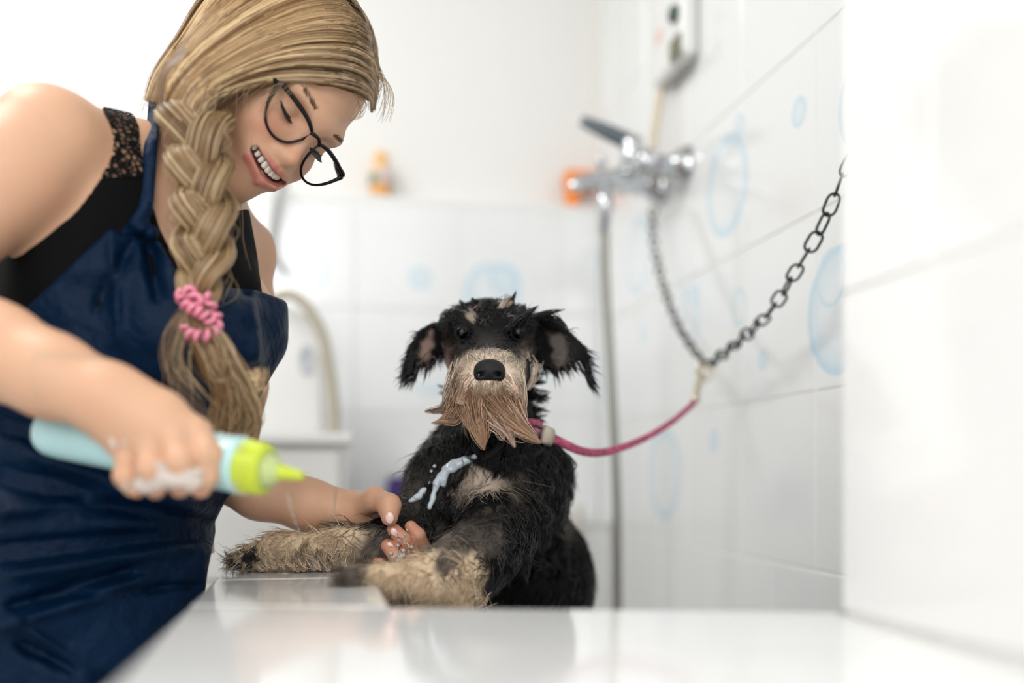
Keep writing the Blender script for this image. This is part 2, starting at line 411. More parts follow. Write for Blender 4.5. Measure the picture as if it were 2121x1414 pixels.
# ================================================================ fixtures on the walls
M_CHROME = mat('chrome', (205, 207, 210), 0.12, 1.0)
M_STEEL = mat('hose_steel', (150, 148, 140), 0.38, 1.0, bump=(60, 0.001))
M_DCHAIN = mat('dark_chain', (52, 62, 60), 0.35, 0.75)
def part(name, VF, m, parent, **k): return mesh(name, VF[0], VF[1], m, parent, **k)
FY0, FY1, FZ, FXb = 1.765, 1.912, 1.572, 0.592
fau = tag(empty('mixer_tap', (XW, (FY0+FY1)/2, FZ)), 'chrome lever mixer tap on the bubble tiled wall', 'tap')
for yy in (FY0, FY1):
    part('flange', lathe((XW-0.0005, yy, FZ), (-1, 0, 0), [(0, 0.037), (0.004, 0.037), (0.018, 0.030), (0.030, 0.019), (0.036, 0.0155)], 40), M_CHROME, fau)
    part('coupling_nut', lathe((XW-0.034, yy, FZ), (-1, 0, 0), [(0, 0.0165), (0.002, 0.018), (0.024, 0.018), (0.026, 0.0165)], 6), M_CHROME, fau, smooth=False)
    part('inlet', lathe((XW-0.058, yy, FZ), (-1, 0, 0), [(0, 0.013), (0.030, 0.013)], 24), M_CHROME, fau)
part('body', lathe((FXb, FY0-0.022, FZ+0.004), (0, 1, 0), [(0, 0.006), (0.003, 0.016), (0.010, 0.0205), (0.045, 0.0215), (0.055, 0.026), (0.095, 0.027), (0.135, 0.026), (0.146, 0.0215), (0.180, 0.0205), (0.188, 0.016), (0.191, 0.006)], 36), M_CHROME, fau)
fy = (FY0+FY1)/2
part('cartridge_housing', lathe((FXb, fy, FZ+0.018), (-0.12, 0, 1), [(0, 0.026), (0.024, 0.0265), (0.028, 0.023), (0.034, 0.0235), (0.048, 0.022), (0.056, 0.015), (0.059, 0.006)], 36), M_CHROME, fau)
part('lever', tube([(FXb-0.004, fy, FZ+0.060), (FXb-0.030, fy, FZ+0.070), (FXb-0.065, fy, FZ+0.083), (FXb-0.108, fy, FZ+0.098)], [0.011, 0.010, 0.009, 0.006], 14, 14, (0, 1, 0), 1.7), mat('dark_chrome', (120, 128, 136), 0.2, 1.0), fau)
part('spout', tube([(FXb-0.01, fy, FZ+0.001), (FXb-0.045, fy, FZ-0.008), (FXb-0.09, fy, FZ-0.016), (FXb-0.114, fy, FZ-0.022), (FXb-0.122, fy, FZ-0.033)], [0.019, 0.0165, 0.0145, 0.0135, 0.0125], 18, 22), M_CHROME, fau)
part('diverter_knob', lathe((FXb-0.068, fy, FZ), (0, 0, 1), [(0, 0.006), (0.014, 0.006), (0.016, 0.010), (0.026, 0.011), (0.030, 0.007)], 24), M_CHROME, fau)
part('hose_connector', lathe((FXb-0.060, fy, FZ-0.012), (0, 0, -1), [(0, 0.013), (0.026, 0.013), (0.028, 0.0155), (0.062, 0.0150), (0.066, 0.012), (0.104, 0.0095)], 24), M_CHROME, fau)
hx, hz = FXb-0.060, FZ-0.114
hose = tag(mesh('shower_hose', *tube([(hx, fy, hz), (hx+0.002, fy, hz-0.10), (hx+0.012, fy-0.002, hz-0.28), (hx+0.022, fy-0.004, hz-0.5), (hx+0.025, fy-0.004, hz-0.75), (hx+0.02, fy-0.03, hz-0.93), (hx-0.05, fy-0.16, hz-1.02), (hx-0.10, fy-0.3, hz-1.027)], 0.0082, 12, 90), M_STEEL), 'grey metal shower hose hanging straight down from the tap', 'hose')

# electric water heater high on the right wall, with pipe towards the tap
hp = on_right(1400, 150, XW)
hy0, hy1 = 1.70, 1.87; zb = 1.752
he = tag(empty('water_heater', (XW, (hy0+hy1)/2, zb)), 'white box shaped water heater high on the wall above the tap', 'heater')
from_bm('casing', bm_box((XW-0.034, hy0, zb), (XW-0.001, hy1, zb+0.50), 0.012, 3), M_WHITE, he)
M_OLIVE = mat('olive_plastic', (120, 118, 96), 0.5)
from_bm('shaded_underside', bm_box((XW-0.028, hy0+0.012, zb-0.010), (XW-0.008, hy1-0.015, zb+0.001), 0.004), mat('underside_shade_grey', (190, 186, 180), 0.5), he)  # no separate part: grey slab painted as the shade under the casing
a = on_right(1437, 125, XW-0.106)
from_bm('latch', bm_box((XW-0.040, hy0+0.005, zb+0.004), (XW-0.033, hy0+0.055, zb+0.042), 0.003), M_OLIVE, he)
part('dial', lathe((XW-0.0335, hy0+0.032, zb+0.085), (-1, 0, 0), [(0, 0.016), (0.010, 0.015), (0.013, 0.010)], 24), mat('dark_green_dial', (70, 88, 84), 0.4), he)
from_bm('indicator', bm_box((XW-0.036, hy1-0.06, zb+0.072), (XW-0.033, hy1-0.03, zb+0.098), 0.001), mat('pink_print', (236, 196, 192), 0.5), he)
part('pipe', tube([(XW-0.02, hy1-0.02, zb-0.005), (XW-0.022, hy1-0.0, zb-0.05), (XW-0.024, hy1+0.02, zb-0.10), (XW-0.022, hy1+0.02, zb-0.14), (XW-0.03, hy1-0.01, FZ+0.01)], 0.009, 12, 40), mat('cream_pipe', (228, 214, 190), 0.5), he)

# ---------------------------------------------------------------- chain with its links
def link_mesh(L, Wd, r):
    p = []; s = L/2-Wd/2
    for a in np.linspace(-math.pi/2, math.pi/2, 7): p.append((s+Wd/2*math.cos(a), Wd/2*math.sin(a), 0))
    for a in np.linspace(math.pi/2, 3*math.pi/2, 7): p.append((-s+Wd/2*math.cos(a), Wd/2*math.sin(a), 0))
    p.append(p[0]); p = np.array(p)[:-1]; n = len(p); V = []; F = []
    T = np.roll(p, -1, 0)-np.roll(p, 1, 0); T /= np.linalg.norm(T, axis=1, keepdims=True); B = np.cross(T, (0, 0, 1.0))
    k = 6
    for i in range(n):
        for j in range(k):
            a = 2*math.pi*j/k; V.append(p[i]+r*(math.cos(a)*B[i]+math.sin(a)*np.array([0, 0, 1.0])))
    for i in range(n):
        for j in range(k): F.append([i*k+j, i*k+(j+1) % k, ((i+1) % n)*k+(j+1) % k, ((i+1) % n)*k+j])
    me = bpy.data.meshes.new('link'); me.from_pydata([tuple(v) for v in V], [], F); me.polygons.foreach_set('use_smooth', np.ones(len(F), bool)); return me
def make_chain(name, pts, L, Wd, r, m, label, roll0=0.0):
    c = catmull(pts, 400); s = np.concatenate([[0], np.cumsum(np.linalg.norm(np.diff(c, axis=0), axis=1))])
    pitch = L-2*r*1.15; n = int(s[-1]/pitch); root = tag(empty(name, pts[0]), label, 'chain')
    me = link_mesh(L, Wd, r); me.materials.append(m)
    for i in range(n):
        sc = (i+0.5)*s[-1]/n; p = np.array([np.interp(sc, s, c[:, k]) for k in range(3)])
        q = np.array([np.interp(sc+pitch*0.4, s, c[:, k]) for k in range(3)])-np.array([np.interp(sc-pitch*0.4, s, c[:, k]) for k in range(3)])
        x, y, a = frame_to(q); al = roll0+(i % 2)*math.pi/2+0.25*math.sin(i*1.7)
        yy = math.cos(al)*x+math.sin(al)*y; zz = np.cross(a, yy)
        o = bpy.data.objects.new('link', me); COL.objects.link(o); o.parent = root
        Mx = Matrix((a, yy, zz)).transposed().to_4x4(); Mx.translation = Vector(p-np.array(pts[0])); o.matrix_basis = Mx
    return root
J = P(1466, 756, 1.60)
hookA = P(1768, 322, 1.225)
chA = make_chain('tether_chain', [hookA, P(1742, 372, 1.235), P(1722, 425, 1.25), P(1690, 492, 1.27), P(1655, 550, 1.30), P(1618, 612, 1.345), P(1582, 660, 1.39), P(1545, 694, 1.445), P(1505, 728, 1.52), J], 0.0285, 0.0165, 0.0019, M_DCHAIN, 'dark green chain running up beside the near white wall edge', 0.5)
chA_hook = part('eye_hook', merge([lathe((XW-0.0005, hookA[1], hookA[2]), (-1, 0, 0), [(0, 0.012), (0.003, 0.012), (0.005, 0.004), (XW-hookA[0]+0.0, 0.003)], 16)]), M_CHROME, chA)
chB = make_chain('chain', [P(1352, 432, 1.93), P(1352, 480, 1.90), P(1361, 540, 1.86), P(1377, 600, 1.81), P(1402, 668, 1.74), P(1430, 715, 1.67), P(1452, 743, 1.625), J], 0.024, 0.014, 0.0020, mat('grey_chain', (112, 112, 108), 0.35, 0.8), 'grey blurred chain hanging down from the tap to the leash ring', 0.2)

# ---------------------------------------------------------------- leash, its clip
M_LEASH = mat('leash_web', (190, 84, 118), 0.65, var=(130, 0.6), bump=(400, 0.0006))
M_BRASS = mat('clip_metal', (205, 196, 176), 0.3, 0.85)
lr = tag(empty('leash', J), 'pink patterned leash sagging from dog collar to chain clip', 'leash')
def torus(c, R, r, nrm, n=24, k=8):
    x, y, a = frame_to(nrm); th = np.linspace(0, 2*math.pi, n+1)
    p = np.array(c)+R*(np.cos(th)[:, None]*x+np.sin(th)[:, None]*y); V, F = tubes(p[None, :-1], np.full((1, n), r), k); F = F.tolist()
    for j in range(k): F.append([(n-1)*k+j, (n-1)*k+(j+1) % k, (j+1) % k, j])
    return V, F
JC = P(1463, 772, 1.585)
part('ring', torus(JC, 0.0115, 0.0022, FV+0.5*RV), M_BRASS, lr)
c0, c1 = P(1451, 775, 1.58), P(1442, 822, 1.55)
part('snap_hook', merge([tube([c0, P(1449, 785, 1.575), P(1445, 805, 1.565), c1], [0.004, 0.0062, 0.0068, 0.0045], 12, 16), torus(P(1455, 766, 1.585), 0.009, 0.0028, FV), lathe(P(1442, 818, 1.552), c1-c0, [(0, 0.005), (0.004, 0.008), (0.012, 0.008), (0.016, 0.005)], 16)]), M_BRASS, lr)
lp = [P(1441, 830, 1.545), P(1420, 850, 1.52), P(1385, 878, 1.475), P(1340, 905, 1.42), P(1290, 926, 1.365), P(1245, 937, 1.32), P(1205, 934, 1.28), P(1165, 917, 1.25), P(1128, 898, 1.225)]
part('webbing', tube(lp, [0.0018, 0.0018, 0.0018, 0.0018, 0.0019, 0.002, 0.0021, 0.0022, 0.0022], 10, 60, (0.35, -1, 0), 2.7), M_LEASH, lr)
bk = np.array(P(1131, 901, 1.222)); tt = np.array(P(1158, 914, 1.24))-bk; tt /= np.linalg.norm(tt)
part('buckle', tube([bk-tt*0.006, bk+tt*0.012], [0.0042, 0.0042], 8, None, (0.35, -1, 0), 2.8), mat('buckle_plastic', (198, 184, 165), 0.4), lr)

# ================================================================ things against the back wall
M_PEACH = mat('peach_plastic', (244, 196, 140), 0.4); M_LABELW = mat('label_print', (225, 205, 200), 0.6)
sb = on_back(788, 384, YB+0.035); sb[2] = ZL
b1 = tag(empty('shampoo_bottle', sb), 'peach shampoo bottle with orange cap standing on the wall ledge', 'bottle')
part('bottle_body', lathe(sb, (0, 0, 1), [(0, 0.024), (0.004, 0.029), (0.02, 0.031), (0.06, 0.030), (0.085, 0.024), (0.096, 0.016)], 28, (1, 0.75)), M_PEACH, b1)
part('cap', lathe(sb+np.array([0, 0, 0.092]), (0.25, 0, 1), [(0, 0.017), (0.004, 0.018), (0.014, 0.017), (0.020, 0.012)], 24), mat('amber_cap', (240, 186, 100), 0.4), b1)
part('label', lathe(sb+np.array([0.004, -0.002, 0.032]), (0, 0, 1), [(0, 0.0308), (0.036, 0.0300)], 28, (1, 0.77)), M_LABELW, b1)
part('label_patch', lathe(sb+np.array([-0.006, -0.004, 0.034]), (0, 0, 1), [(0, 0.0268), (0.022, 0.0262)], 28, (1, 0.8)), mat('green_print', (130, 150, 130), 0.6), b1)
part('label_band', lathe(sb+np.array([0, 0, 0.010]), (0, 0, 1), [(0, 0.0312), (0.016, 0.0316)], 28, (1, 0.76)), mat('orange_print', (240, 170, 80), 0.5), b1)
so = on_back(1205, 420, YB+0.035); so[2] = ZL
b2 = tag(empty('soap_bottle', so), 'bright orange plastic trigger bottle on the ledge behind the tap', 'bottle')
M_OR = mat('orange_plastic', (252, 140, 22), 0.35)
ow = 0.03
p0 = on_back(1188, 420, YB+0.035); wd = 0.033
from_bm('bottle_body', bm_box((p0[0]-wd/2-0.004, YB+0.016, ZL), (p0[0]+wd/2-0.004, YB+0.054, ZL+0.055), 0.008, 3), M_OR, b2)
p1 = on_back(1212, 360, YB+0.035)
from_bm('trigger_head', bm_box((p0[0]-wd/2-0.008, YB+0.012, ZL+0.053), (p1[0]+0.062, YB+0.058, ZL+0.094), 0.009, 3), M_OR, b2)

# cabinet with the white appliance and the hose
cx0, cx1 = on_back(540, 900, 1.86)[0]-0.32, on_back(733, 900, 1.86)[0]; CT = 1.072
cab = tag(empty('drawer_cabinet', ((cx0+cx1)/2, 2.06, 0)), 'white drawer cabinet beyond the woman\'s arm against back wall', 'cabinet')
M_CAB = mat('white_laminate', (234, 233, 230), 0.4)
from_bm('carcass', bm_box((cx0, 1.88, 0), (cx1-0.012, 2.27, CT-0.022), 0.003), M_CAB, cab)
from_bm('top', bm_box((cx0-0.01, 1.86, CT-0.022), (cx1, 2.28, CT), 0.006, 3), M_CAB, cab)
for i in range(4):
    z1 = CT-0.032-0.245*i; from_bm('drawer', bm_box((cx0+0.012, 1.868, z1-0.235), (cx1-0.026, 1.8805, z1), 0.004), M_CAB, cab)
wa = P(640, 900, 2.05); wa[2] = CT
ap = tag(empty('pet_dryer', wa), 'white round topped pet dryer with beige hose on the drawer cabinet', 'dryer')
prof = [(-0.13, 0), (0.03, 0), (0.03, 0.20), (0.015, 0.235), (-0.02, 0.258), (-0.06, 0.266), (-0.10, 0.258), (-0.13, 0.235), (-0.145, 0.20)]
bmm = bmesh.new(); f0 = [bmm.verts.new((wa[0]+x, wa[1]-0.03, CT+z)) for x, z in prof]; f1 = [bmm.verts.new((wa[0]+x, wa[1]+0.12, CT+z)) for x, z in prof]
bmm.faces.new(f0); bmm.faces.new(f1[::-1])
for i in range(len(prof)): bmm.faces.new((f0[i], f0[(i+1) % len(prof)], f1[(i+1) % len(prof)], f1[i]))
bmesh.ops.bevel(bmm, geom=list(bmm.edges), offset=0.008, segments=2, affect='EDGES')
from_bm('housing', bmm, M_WHITE, ap)
part('vent', lathe((wa[0]-0.005, wa[1]-0.0295, CT+0.155), (0, -1, 0), [(0, 0.026), (0.004, 0.025), (0.005, 0.019), (0.003, 0.017)], 28, (0.6, 1.2)), mat('pale_blue_grey', (196, 200, 206), 0.5), ap)
part('hose', tube([wa+[-0.07, -0.05, 0.275], wa+[-0.035, -0.055, 0.282], wa+[0.0, -0.055, 0.255], wa+[0.028, -0.055, 0.20], wa+[0.043, -0.055, 0.12], wa+[0.05, -0.055, 0.05], wa+[0.05, -0.055, 0.0]], 0.0115, 14, 60), mat('beige_hose', (186, 178, 160), 0.5, bump=(90, 0.002)), ap)
# grey strap hanging on the wall
g0 = on_back(585, 376, YB-0.02)
st = tag(empty('hanging_strap', g0), 'grey strap hanging from a hook on the back wall', 'strap')
part('hook', lathe((g0[0], YB-0.003, g0[2]), (0, -1, 0), [(0, 0.014), (0.004, 0.014), (0.006, 0.005), (0.03, 0.005), (0.034, 0.008), (0.037, 0.005)], 16), M_CHROME, st)
part('webbing', tube([g0+[0, 0, 0.004], g0+[-0.012, 0, -0.05], g0+[-0.022, 0.003, -0.12], g0+[-0.02, 0.004, -0.17], g0+[-0.006, 0.003, -0.19], g0+[0.012, 0.002, -0.215]], [0.004, 0.009, 0.010, 0.011, 0.009, 0.004], 8, 30, (0, 1, 0), 1.0), mat('grey_web', (170, 170, 168), 0.7), st)
# purple bottle on the far rim
pp = P(822, 1090, 2.36); pp[2] = RZ
pp[0] = max(pp[0], 0.12)
pb = tag(empty('conditioner_bottle', pp), 'purple bottle standing on the far tub rim behind the dog', 'bottle')
M_PUR = mat('purple_plastic', (72, 44, 128), 0.35)
from_bm('bottle_body', bm_box((pp[0]-0.026, pp[1]-0.022, RZ), (pp[0]+0.026, pp[1]+0.022, RZ+0.080), 0.006, 3), M_PUR, pb)
from_bm('cap', bm_box((pp[0]-0.022, pp[1]-0.018, RZ+0.0805), (pp[0]+0.022, pp[1]+0.018, RZ+0.103), 0.003, 2), M_PUR, pb)
# beige drain pipe in the back corner of the tub
dp = P(1212, 1150, 2.25)
dr = tag(mesh('drain_pipe', *tube([(dp[0], YB-0.14, 0.425), (dp[0], YB-0.14, 0.70), (dp[0], YB-0.14, 0.925)], 0.0075, 12, 12), mat('beige_pipe', (205, 198, 184), 0.5)), 'thin beige upright pipe in the far tub corner', 'pipe')
# ================================================================ the dog
BLK = np.array(lin((9, 9, 10))); DGR = np.array(lin((60, 58, 57))); TAN = np.array(lin((220, 194, 162))); BRN = np.array(lin((124, 90, 64)))
PALE = np.array(lin((226, 206, 186))); GRY = np.array(lin((118, 108, 100))); PINK = np.array(lin((206, 170, 158)))
M_COAT = mat('wet_coat', (30, 30, 30), 0.45, attr=True, spec=0.12, bump=(260, 0.0012))
M_FUR = mat('wet_fur', (30, 30, 30), 0.28, attr=True, spec=0.42)
dogloc = P(1080, 1300, 1.40); dogloc[2] = 0.42
dog = tag(empty('dog', dogloc), 'wet black and tan bearded small dog with forelegs on tub rim', 'dog')
B = Blob()
r = rpx
# trunk, standing up in the tub
B.cone(Q(1018, 800, 1.30), Q(1012, 930, 1.28), 0.050, 0.064, 0.03)
B.ell(Q(1010, 1015, 1.265), (0.077, 0.085, 0.080), None, 0.05)
B.ball(Q(915, 985, 1.235), 0.032, 0.04); B.ball(Q(1105, 985, 1.27), 0.040, 0.04)
B.cone(Q(1040, 1040, 1.32), Q(1095, 1210, 1.40), 0.080, 0.072, 0.05)
B.cone(Q(1095, 1210, 1.40), Q(1095, 1380, 1.43), 0.072, 0.068, 0.05)
B.ell(Q(1140, 1200, 1.40), (0.045, 0.075, 0.06), None, 0.04)
for sx, dd in ((-55, 1.38), (60, 1.43)):                      # hind legs down to the tub floor
    B.chain([Q(1095+sx*0.7, 1370, dd), Q(1090+sx, 1500, dd-0.06), Q(1095+sx, 1640, dd+0.02), Q(1093+sx, 1770, dd-0.02)], [0.055, 0.042, 0.024, 0.018], 0.03)
    B.ell(toW(np.zeros((1, 3)))[0]*0+Q(1093+sx, 1778, dd-0.05), (0.024, 0.016, 0.040), None, 0.015)
# foreleg stretched along the rim (towards the woman)
B.chain([Q(900, 1005, 1.225), Q(868, 1080, 1.205), Q(815, 1122, 1.165), Q(700, 1134, 1.152), Q(590, 1145, 1.146), Q(535, 1152, 1.143)], [0.034, 0.029, 0.0255, 0.0215, 0.0185, 0.0175], 0.022)
for i, (x, y) in enumerate(((492, 1166), (505, 1158), (522, 1160), (540, 1166))):
    B.cone(Q(560, 1150, 1.15), Q(x, y-4, 1.115+0.018*i), 0.013, 0.0085, 0.009)
# nearer foreleg, bent over the rim edge
B.chain([Q(1085, 1000, 1.25), Q(1035, 1085, 1.185), Q(975, 1165, 1.11), Q(935, 1205, 1.075), Q(862, 1212, 1.045), Q(800, 1201, 1.02)], [0.044, 0.040, 0.031, 0.026, 0.0205, 0.0165], 0.025)
B.chain([Q(975, 1165, 1.11), Q(960, 1235, 1.085)], [0.028, 0.022], 0.02)
B.cone(Q(985, 1150, 1.11), Q(895, 1190, 1.065), 0.034, 0.024, 0.02)
B.cone(Q(880, 1215, 1.04), Q(842, 1240, 1.03), 0.019, 0.0125, 0.012)
for i, (x, y, d) in enumerate(((722, 1196, 0.995), (738, 1200, 1.012), (752, 1190, 1.03))):
    B.cone(Q(800, 1202, 1.02), Q(x, y, d), 0.0135, 0.0105, 0.008)
# head
B.ell(Q(1014, 702, 1.275), (0.0600, 0.0500, 0.066), None, 0.03)
B.cone(Q(1014, 735, 1.25), Q(1014, 790, 1.14), 0.050, 0.033, 0.025)
B.ball(Q(1014, 800, 1.135), 0.030, 0.02)
B.cone(Q(1014, 850, 1.20), Q(1012, 842, 1.135), 0.034, 0.024, 0.02)
B.ball(Q(950, 668, 1.222), 0.0155, 0.02); B.ball(Q(1078, 668, 1.222), 0.0155, 0.02)
for ex in (957, 1074): B.ball(Q(ex, 689, 1.196), 0.0095, 0.008, True)
lo, hi = (-0.355, -0.21, 0.94), (0.14, 0.235, 1.56)
V1, F1 = skin(B, lo, hi, 0.0022, 2)
V2, F2 = skin(B, (-0.08, -0.58, 1.18), (0.16, -0.204, 1.56), 0.004, 1)
def dog_col(p):
    x, y = pxof(p); n = wob(p, 90, 3)*0.5+wob(p, 260, 4)*0.3; c = np.tile(BLK, (len(p), 1))
    def put(mask, col): c[:] = c*(1-mask[:, None])+np.asarray(col)*mask[:, None]
    leg1 = (p[:, 2] < 1.20)*smooth01(800, 690, x+60*n)*smooth01(1080, 1100, y); put(leg1, TAN)
    put((p[:, 2] < 1.2)*smooth01(860, 800, x)*smooth01(1085, 1110, y)*(1-leg1)*0.6, GRY)
    put((leg1 > .5)*smooth01(512, 480, x+25*n)*0.8, DGR)
    leg2 = (p[:, 2] < 1.10)*smooth01(1108, 1150, y-0.25*(x-930)+30*n)*smooth01(1015, 985, x+20*n); put(leg2*0.9, TAN*1.1)
    put(leg2*smooth01(0.3, 0.65, np.exp(-(((x-935+0.5*(y-1150))/34)**2+((y-1150)/44)**2))+0.12*n)*0.9, DGR)
    put((p[:, 2] < 1.2)*smooth01(1070, 1100, y)*smooth01(1165, 1130, y)*(x > 900)*(x < 1040)*0.55, GRY)
    put(leg2*smooth01(790, 745, x+20*n)*0.9, DGR); put(leg2*np.exp(-(((x-845)/30)**2+((y-1245)/22)**2)), BLK)
    ch = np.exp(-(((x-1002)/50)**2+((y-995)/40)**2))*smooth01(-0.2, 0.3, n+0.15); put(ch*0.95, PALE*0.85)
    put(np.exp(-(((x-860)/40)**2+((y-1020)/50)**2))*0.35, GRY)
    mz = (p[:, 2] < 1.19)*(y < 862)*smooth01(1.12, 0.86, np.hypot((x-1014)/80, (y-805)/78)+0.10*n); put(mz*smooth01(92, 70, np.abs(x-1014)), PALE*0.95)
    put(mz*smooth01(795, 830, y), TAN*0.85)
    put((p[:, 2] < 1.26)*np.exp(-(((x-1090)/16)**2+((y-770)/40)**2)), PALE); put((p[:, 2] < 1.26)*np.exp(-(((x-930)/11)**2+((y-755)/30)**2))*0.7, PINK)
    put((p[:, 2] < 1.26)*smooth01(0.25, 0.6, np.exp(-(((x-988+10*n)/17)**2+((y-660+10*n)/13)**2)))*0.7, PALE*0.6)
    put((p[:, 2] < 1.24)*np.exp(-(((x-1010)/30)**2+((y-715)/22)**2))*0.6, DGR)
    put((p[:, 2] > 1.30)*np.exp(-(((x-1160)/14)**2+((y-1085)/26)**2))*0.8, PALE*0.8)
    return c
V, F = joinVF([(V1, F1), (V2, F2)])
V = V+normals(V, F)*((wob(V, 120, 1)*0.0011+wob(V, 300, 2)*0.0006)*np.where(V[:, 1] < 0.2, 1, 1))[:, None]
mesh('body', toW(V), F, M_COAT, dog, dog_col(V))
Nn = normals(V1, F1)

def clump_tubes(p0, dirs, nrm, L, r0, seg=6, lift=0.25, curl=0.3, sides=3, droop=0.0, hug=0.0):
    n = len(p0); t = np.linspace(0, 1, seg)[None, :, None]; L = np.broadcast_to(L, (n,))[:, None, None]
    side = np.cross(dirs, nrm); ph = RNG.uniform(0, 6.28, (n, 1, 1)); cu = (curl*RNG.normal(size=(n, 1, 1)))
    path = p0[:, None]-nrm[:, None]*0.0015+dirs[:, None]*L*t+nrm[:, None]*L*lift*np.sin(t*2.2)*0.9+side[:, None]*L*cu*(np.sin(t*3.2+ph)-np.sin(ph))*0.5
    path[..., 1:2] -= droop*L*t*t
    rad = np.broadcast_to(r0, (n,))[:, None]*(1-0.96*np.linspace(0, 1, seg)[None]**1.3)
    return tubes(path, rad, sides)
def sample(V, F, n, weight=None):
    a = np.linalg.norm(np.cross(V[F[:, 2]]-V[F[:, 0]], V[F[:, 3]]-V[F[:, 1]]), axis=1)
    if weight is not None: a = a*weight
    i = RNG.choice(len(F), n, p=a/a.sum()); w = RNG.dirichlet(np.ones(4)*0.8, n)
    return (V[F[i]]*w[:, :, None]).sum(1), i
fc = V1[F1].mean(1); fN = np.cross(V1[F1[:, 2]]-V1[F1[:, 0]], V1[F1[:, 3]]-V1[F1[:, 1]]); fN /= np.linalg.norm(fN, axis=1, keepdims=True)+1e-12
fx, fy = pxof(fc)
wgt = np.where(fN[:, 2] < 0.35, 1.0, 0.25)*np.where(fc[:, 2] < 1.5, 1, 0)
nose_c = Q(1014, 770, 1.104)
wgt *= np.where(np.linalg.norm(fc-nose_c, axis=1) < 0.020, 0, 1)
for ex in (957, 1074): wgt *= np.where(np.linalg.norm(fc-Q(ex, 689, 1.196), axis=1) < 0.0125, 0, 1)
def flow(p):
    x, y = pxof(p); d = np.zeros_like(p); d[:, 1] = -1.0
    d += 0.55*np.stack([wob(p, 30, 11), wob(p, 30, 12), wob(p, 30, 13)], 1)
    leg1 = (p[:, 2] < 1.2) & (x < 830) & (y > 1070); d[leg1] = np.array([-1.0, -0.55, -0.1])+0.5*np.stack([wob(p[leg1], 70, 14), wob(p[leg1], 70, 15), 0*x[leg1]], 1)
    leg2 = (p[:, 2] < 1.15) & (y > 1120) & (x < 1030); d[leg2] = np.array([-0.75, -0.6, -0.2])+0.45*np.stack([wob(p[leg2], 60, 14), wob(p[leg2], 60, 15), 0*x[leg2]], 1)
    head = (y < 850) & (p[:, 2] < 1.34)
    dh = np.stack([(x-1014)/90, (700-y)/160+0.2, 0*x+0.7], 1); d[head] = dh[head]
    mz = (p[:, 2] < 1.185) & (y > 730) & (y < 860)
    dm = np.stack([(x-1014)/60, np.where(y < 770, 0.9, -0.3-(y-770)/60), 0*x+0.4], 1); d[mz] = dm[mz]
    return d
def coat(n, L, r0, lift, curl, name, sel=None, seg=6, colf=None, jit=0.2, droop=0.0):
    w = wgt if sel is None else wgt*sel
    p, i = sample(V1, F1, n, w); nm = fN[i]; d = flow(p)+RNG.normal(size=p.shape)*jit; d -= nm*(d*nm).sum(1, keepdims=True); d /= np.linalg.norm(d, axis=1, keepdims=True)+1e-9
    LL = L*RNG.uniform(0.6, 1.3, n); rr = r0*RNG.uniform(0.6, 1.3, n)
    Vt, Ft = clump_tubes(p, d, nm, LL, rr, seg, lift, curl, 3, droop)
    c = dog_col(p) if colf is None else colf(p); c = c*RNG.uniform(0.65, 1.35, (n, 1))
    return Vt, Ft, np.repeat(c, seg*3, axis=0)
parts_ = []
trunk = ((fy > 850) & (fc[:, 2] > 1.14)).astype(float); legs = 1-trunk; legs[fy < 900] = 0
headm = ((fy < 850) & (fc[:, 2] < 1.36)).astype(float); muz = headm*((fc[:, 2] < 1.19) & (fy > 728))
parts_.append(coat(7000, 0.026, 0.0009, 0.15, 0.55, 'trunk', trunk, 7))
parts_.append(coat(6500, 0.019, 0.0006, 0.07, 0.75, 'legs', legs, 7))
parts_.append(coat(5200, 0.017, 0.0007, 0.11, 0.5, 'head', headm*(1-muz), 5))
parts_.append(coat(4200, 0.012, 0.00036, 0.34, 0.25, 'muzzle', muz, 6))
def joinC(L):
    V, F = joinVF([(a, b) for a, b, _ in L]); return V, F, np.concatenate([c for _, _, c in L])
Vc, Fc, Cc = joinC(parts_)
tag(mesh('fur', toW(Vc), Fc, M_FUR, dog, Cc), kind='stuff')

D_, l_, h_, axs = B.eval((-0.16, -0.14, 1.05), (0.12, 0.06, 1.40), 0.003, 0.03)
def front(px, py):
    for dd in np.arange(1.10, 1.40, 0.0015):
        q = Q(px, py, dd); i = np.round((q-l_)/h_).astype(int)
        if np.all(i >= 0) and np.all(i < D_.shape) and D_[tuple(i)] < 0.002: return q
    return Q(px, py, 1.2)
# a lock: hairs that start apart and run together at the tip
def lock(pts, R, n, r0, tipR=0.0008, spread=(1, 1, 0.6), seg=16, wave=0.003):
    c = catmull(pts, seg); t = np.linspace(0, 1, seg); o = RNG.normal(size=(n, 3))*np.array(spread)*R*0.55
    w = (1-t)**0.75*(1-tipR/R)+tipR/R
    ph = RNG.uniform(0, 6.28, (n, 1)); sh = RNG.uniform(0.72, 1.0, n)
    path = np.empty((n, seg, 3))
    for k in range(3): path[:, :, k] = np.stack([np.interp(t*s, t, c[:, k]) for s in sh])+o[:, k:k+1]*w[None]+wave*np.sin(t[None]*5+ph+k)*w[None]*RNG.normal(size=(n, 1))
    rad = r0*RNG.uniform(0.6, 1.3, (n, 1))*(1-0.85*t[None]**2)
    return path, rad
def lock_mesh(name, locks, m, parent, sides=3):
    L = []
    for pts, R, n, r0, col0, col1, kw in locks:
        pa, ra = lock([Q(*p) for p in pts], R, n, r0, **kw); V, F = tubes(pa, ra, sides)
        sg = pa.shape[1]; t = np.linspace(0, 1, sg)[None, :, None]; c = (np.asarray(col0)*(1-t)+np.asarray(col1)*t)*RNG.uniform(0.38, 1.55, (n, 1, 1))
        L.append((V, F, np.repeat(c.reshape(-1, 3), sides, axis=0)))
    V, F, C = joinC(L); return tag(mesh(name, toW(V), F, m, parent, C), kind='stuff')
